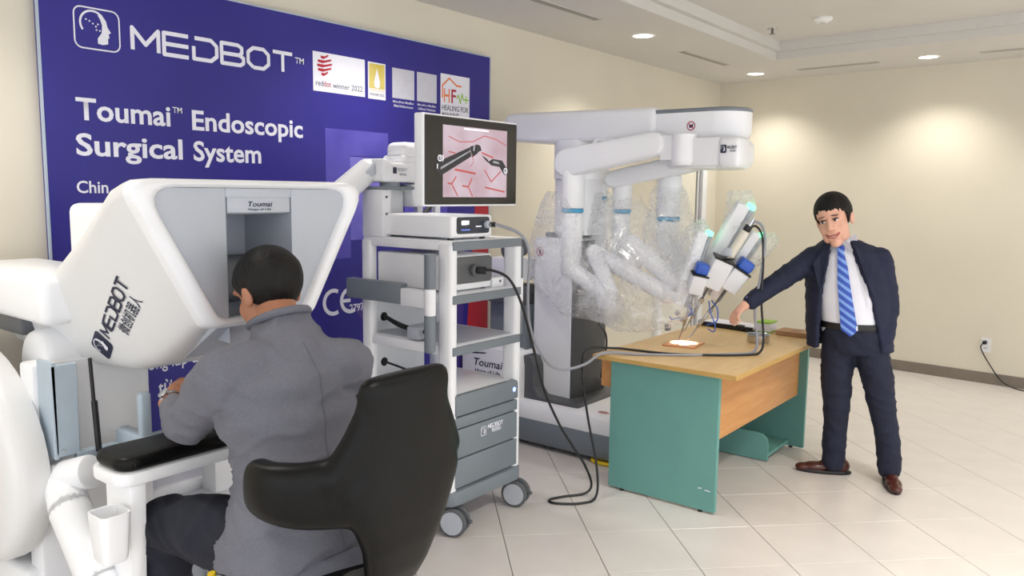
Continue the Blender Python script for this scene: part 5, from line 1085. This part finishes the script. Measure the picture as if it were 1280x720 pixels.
# ---- seated man, seen from behind, leaning into the viewing slot
sit = empty('person', (-1.80, 1.33, 0), 0, 'seated man in grey suit bending forward into the console hood', 'person')
HS = Matrix.Translation((-2.062, 1.45, 1.268)) @ Matrix.Rotation(math.radians(-90), 4, 'Z') @ Matrix.Rotation(math.radians(24), 4, 'X') @ Matrix.Scale(1.1, 4)
sL = V((-1.885, 1.185, 1.075)); eL = V((-2.09, 1.185, .915)); wL = V((-2.285, 1.245, .94)); sR = V((-1.82, 1.53, 1.06)); eR = V((-2.08, 1.62, .915)); wR = V((-2.28, 1.60, .925))
bm = NB(); head_parts(bm, HS)
chain(bm, [((-2.02, 1.445, 1.23), .06), ((-1.93, 1.41, 1.12), .066)], 18)
chain(bm, [((-1.90, 1.37, 1.08), .09), ((-1.82, 1.35, .85), .11), ((-1.78, 1.32, .62), .11)], 18)
for a, b, c in ((sL, eL, wL), (sR, eR, wR)): chain(bm, [((-1.9, 1.38, 1.08), .07), (a, .05), (b, .042), (c, .028)])
hand(bm, wL, V((-.45, .75, .38)), V((.1, -.45, .85)), -1, 1.05, .6); hand(bm, wR, V((-.8, -.4, .3)), V((-.2, .4, .8)), 1, 1.05, .7)
chain(bm, [((-1.80, 1.22, .61), .08), ((-2.18, 1.16, .60), .055), ((-2.20, 1.17, .12), .04)]); chain(bm, [((-1.80, 1.42, .61), .08), ((-2.18, 1.50, .60), .055), ((-2.20, 1.52, .12), .04)])
b_ = fuse('body', bm, .006, M_skin2, None, 3, .5); wparent(b_, sit)
h_ = hair_mesh('hair', HS, None, .07, -.022, -.118, 8., (.088, .108, .096), .033, .006); wparent(h_, sit)
M_dk = mat('dark_trousers', (18, 22, 36), .85, var=.1, vscale=14, bump=.1, bscale=16)
bm = NB(); chain(bm, [((-1.79, 1.22, .62), .10), ((-2.0, 1.19, .625), .095), ((-2.19, 1.165, .60), .075), ((-2.21, 1.17, .35), .065), ((-2.20, 1.18, .10), .06)], 20); chain(bm, [((-1.79, 1.42, .62), .10), ((-2.0, 1.46, .625), .095), ((-2.19, 1.50, .60), .075), ((-2.21, 1.52, .35), .065), ((-2.20, 1.52, .10), .06)], 20); sph(bm, (-1.78, 1.32, .62), (.14, .19, .09), 18)
wparent(fuse('trousers', bm, .01, M_dk, None, 4, .5, post=fold(.008, 9)), sit)
for y in (1.18, 1.52):
    bm = NB(); sph(bm, (-2.27, y, .09), (.13, .045, .035), 16); sph(bm, (-2.20, y, .12), (.06, .04, .06), 14); wparent(fuse('shoe', bm, .007, M_belt, None, 3, .5, post=lambda p: V((p.x, p.y, max(p.z, .062)))), sit)
# jacket
def er2(c, rx, ry, tilt, n=36):
    """ring across the torso: c centre, rx front-back, ry sideways, tilt leans the ring forward"""
    c = V(c); return [c+V((rx*math.cos(2*PI*k/n)*math.cos(tilt), ry*math.sin(2*PI*k/n), rx*math.cos(2*PI*k/n)*math.sin(tilt))) for k in range(n)]
bm = NB(); loft(bm, [er2((-1.785, 1.315, .585), .17, .222, .0), er2((-1.785, 1.315, .64), .17, .215, .05), er2((-1.80, 1.33, .74), .145, .172, .1), er2((-1.815, 1.345, .84), .138, .168, .15), er2((-1.835, 1.35, .96), .143, .20, .2), er2((-1.86, 1.36, 1.05), .14, .205, .3), er2((-1.89, 1.375, 1.11), .115, .17, .4), er2((-1.925, 1.395, 1.15), .09, .11, .5), er2((-1.95, 1.41, 1.18), .08, .085, .55), er2((-1.965, 1.418, 1.205), .074, .078, .55)])
chain(bm, [(sL+V((.02, .06, .01)), .085), (sL, .083), (sL.lerp(eL, .6), .07), (eL, .06), (wL.lerp(eL, .38), .04)], 20); chain(bm, [(sR+V((.02, -.06, .01)), .085), (sR, .083), (eR, .062), (wR.lerp(eR, .35), .042)], 20)
def sfold(p, n):
    q = fold(.014, 7)(p, n); return q+V((0, 0, .004*mnoise.noise(V((p.x*30, p.y*6, p.z*14)))))
jk = fuse('jacket', bm, .009, M_gsuit, None, 5, .5, post=sfold); wparent(jk, sit); JB = bvh(jk)
def seam(name, pts, m, r=.0022):
    out = []
    for p, d in pts:
        h, nn, i_, dd = JB.ray_cast(V(p), V(d))
        if h is not None: out.append(h+nn*.0004)
    if len(out) > 3:
        bm = NB(); tube(bm, out, r, 6, 1); wparent(obj(name, bm, m, None, True), sit)
M_seam = mat('seam_grey', (92, 93, 102), .85, var=.05)
seam('back_seam', [((-1.2, 1.345+.03*(z-.6), z), (-1, 0, 0)) for z in [.62+.02*k for k in range(28)]], M_seam)
# collar roll, centre-back seam, side vent flap
bm = NB(); tube(bm, [V((-1.965+.078*math.cos(t), 1.415+.086*math.sin(t), 1.203+.036*math.cos(t))) for t in [math.radians(-120+240*k/16) for k in range(17)]], .012, 10, 2); wparent(obj('collar', bm, M_gsuit, None, True), sit)
bm = NB(); loft(bm, [[V((-1.635, 1.20, .60)), V((-1.60, 1.38, .62)), V((-1.585, 1.40, .615)), V((-1.62, 1.21, .59))], [V((-1.62, 1.19, .53)), V((-1.57, 1.395, .54)), V((-1.56, 1.40, .535)), V((-1.61, 1.19, .525))]]); wparent(obj('vent_flap', bm, M_gsuit, None, True), sit)
bm = NB(); ax_ = (eL-wL).normalized(); q = wL+ax_*.018; rcyl(bm, q-ax_*.008, q+ax_*.008, .033, .004, 20); wparent(obj('watch_band', bm, M_steel, None, True), sit)
bm = NB(); n_ = V((-.1, -.6, .75)).normalized(); rcyl(bm, q+n_*.03, q+n_*.04, .017, .002, 18); wparent(obj('watch_face', bm, M_steel, None, True), sit)
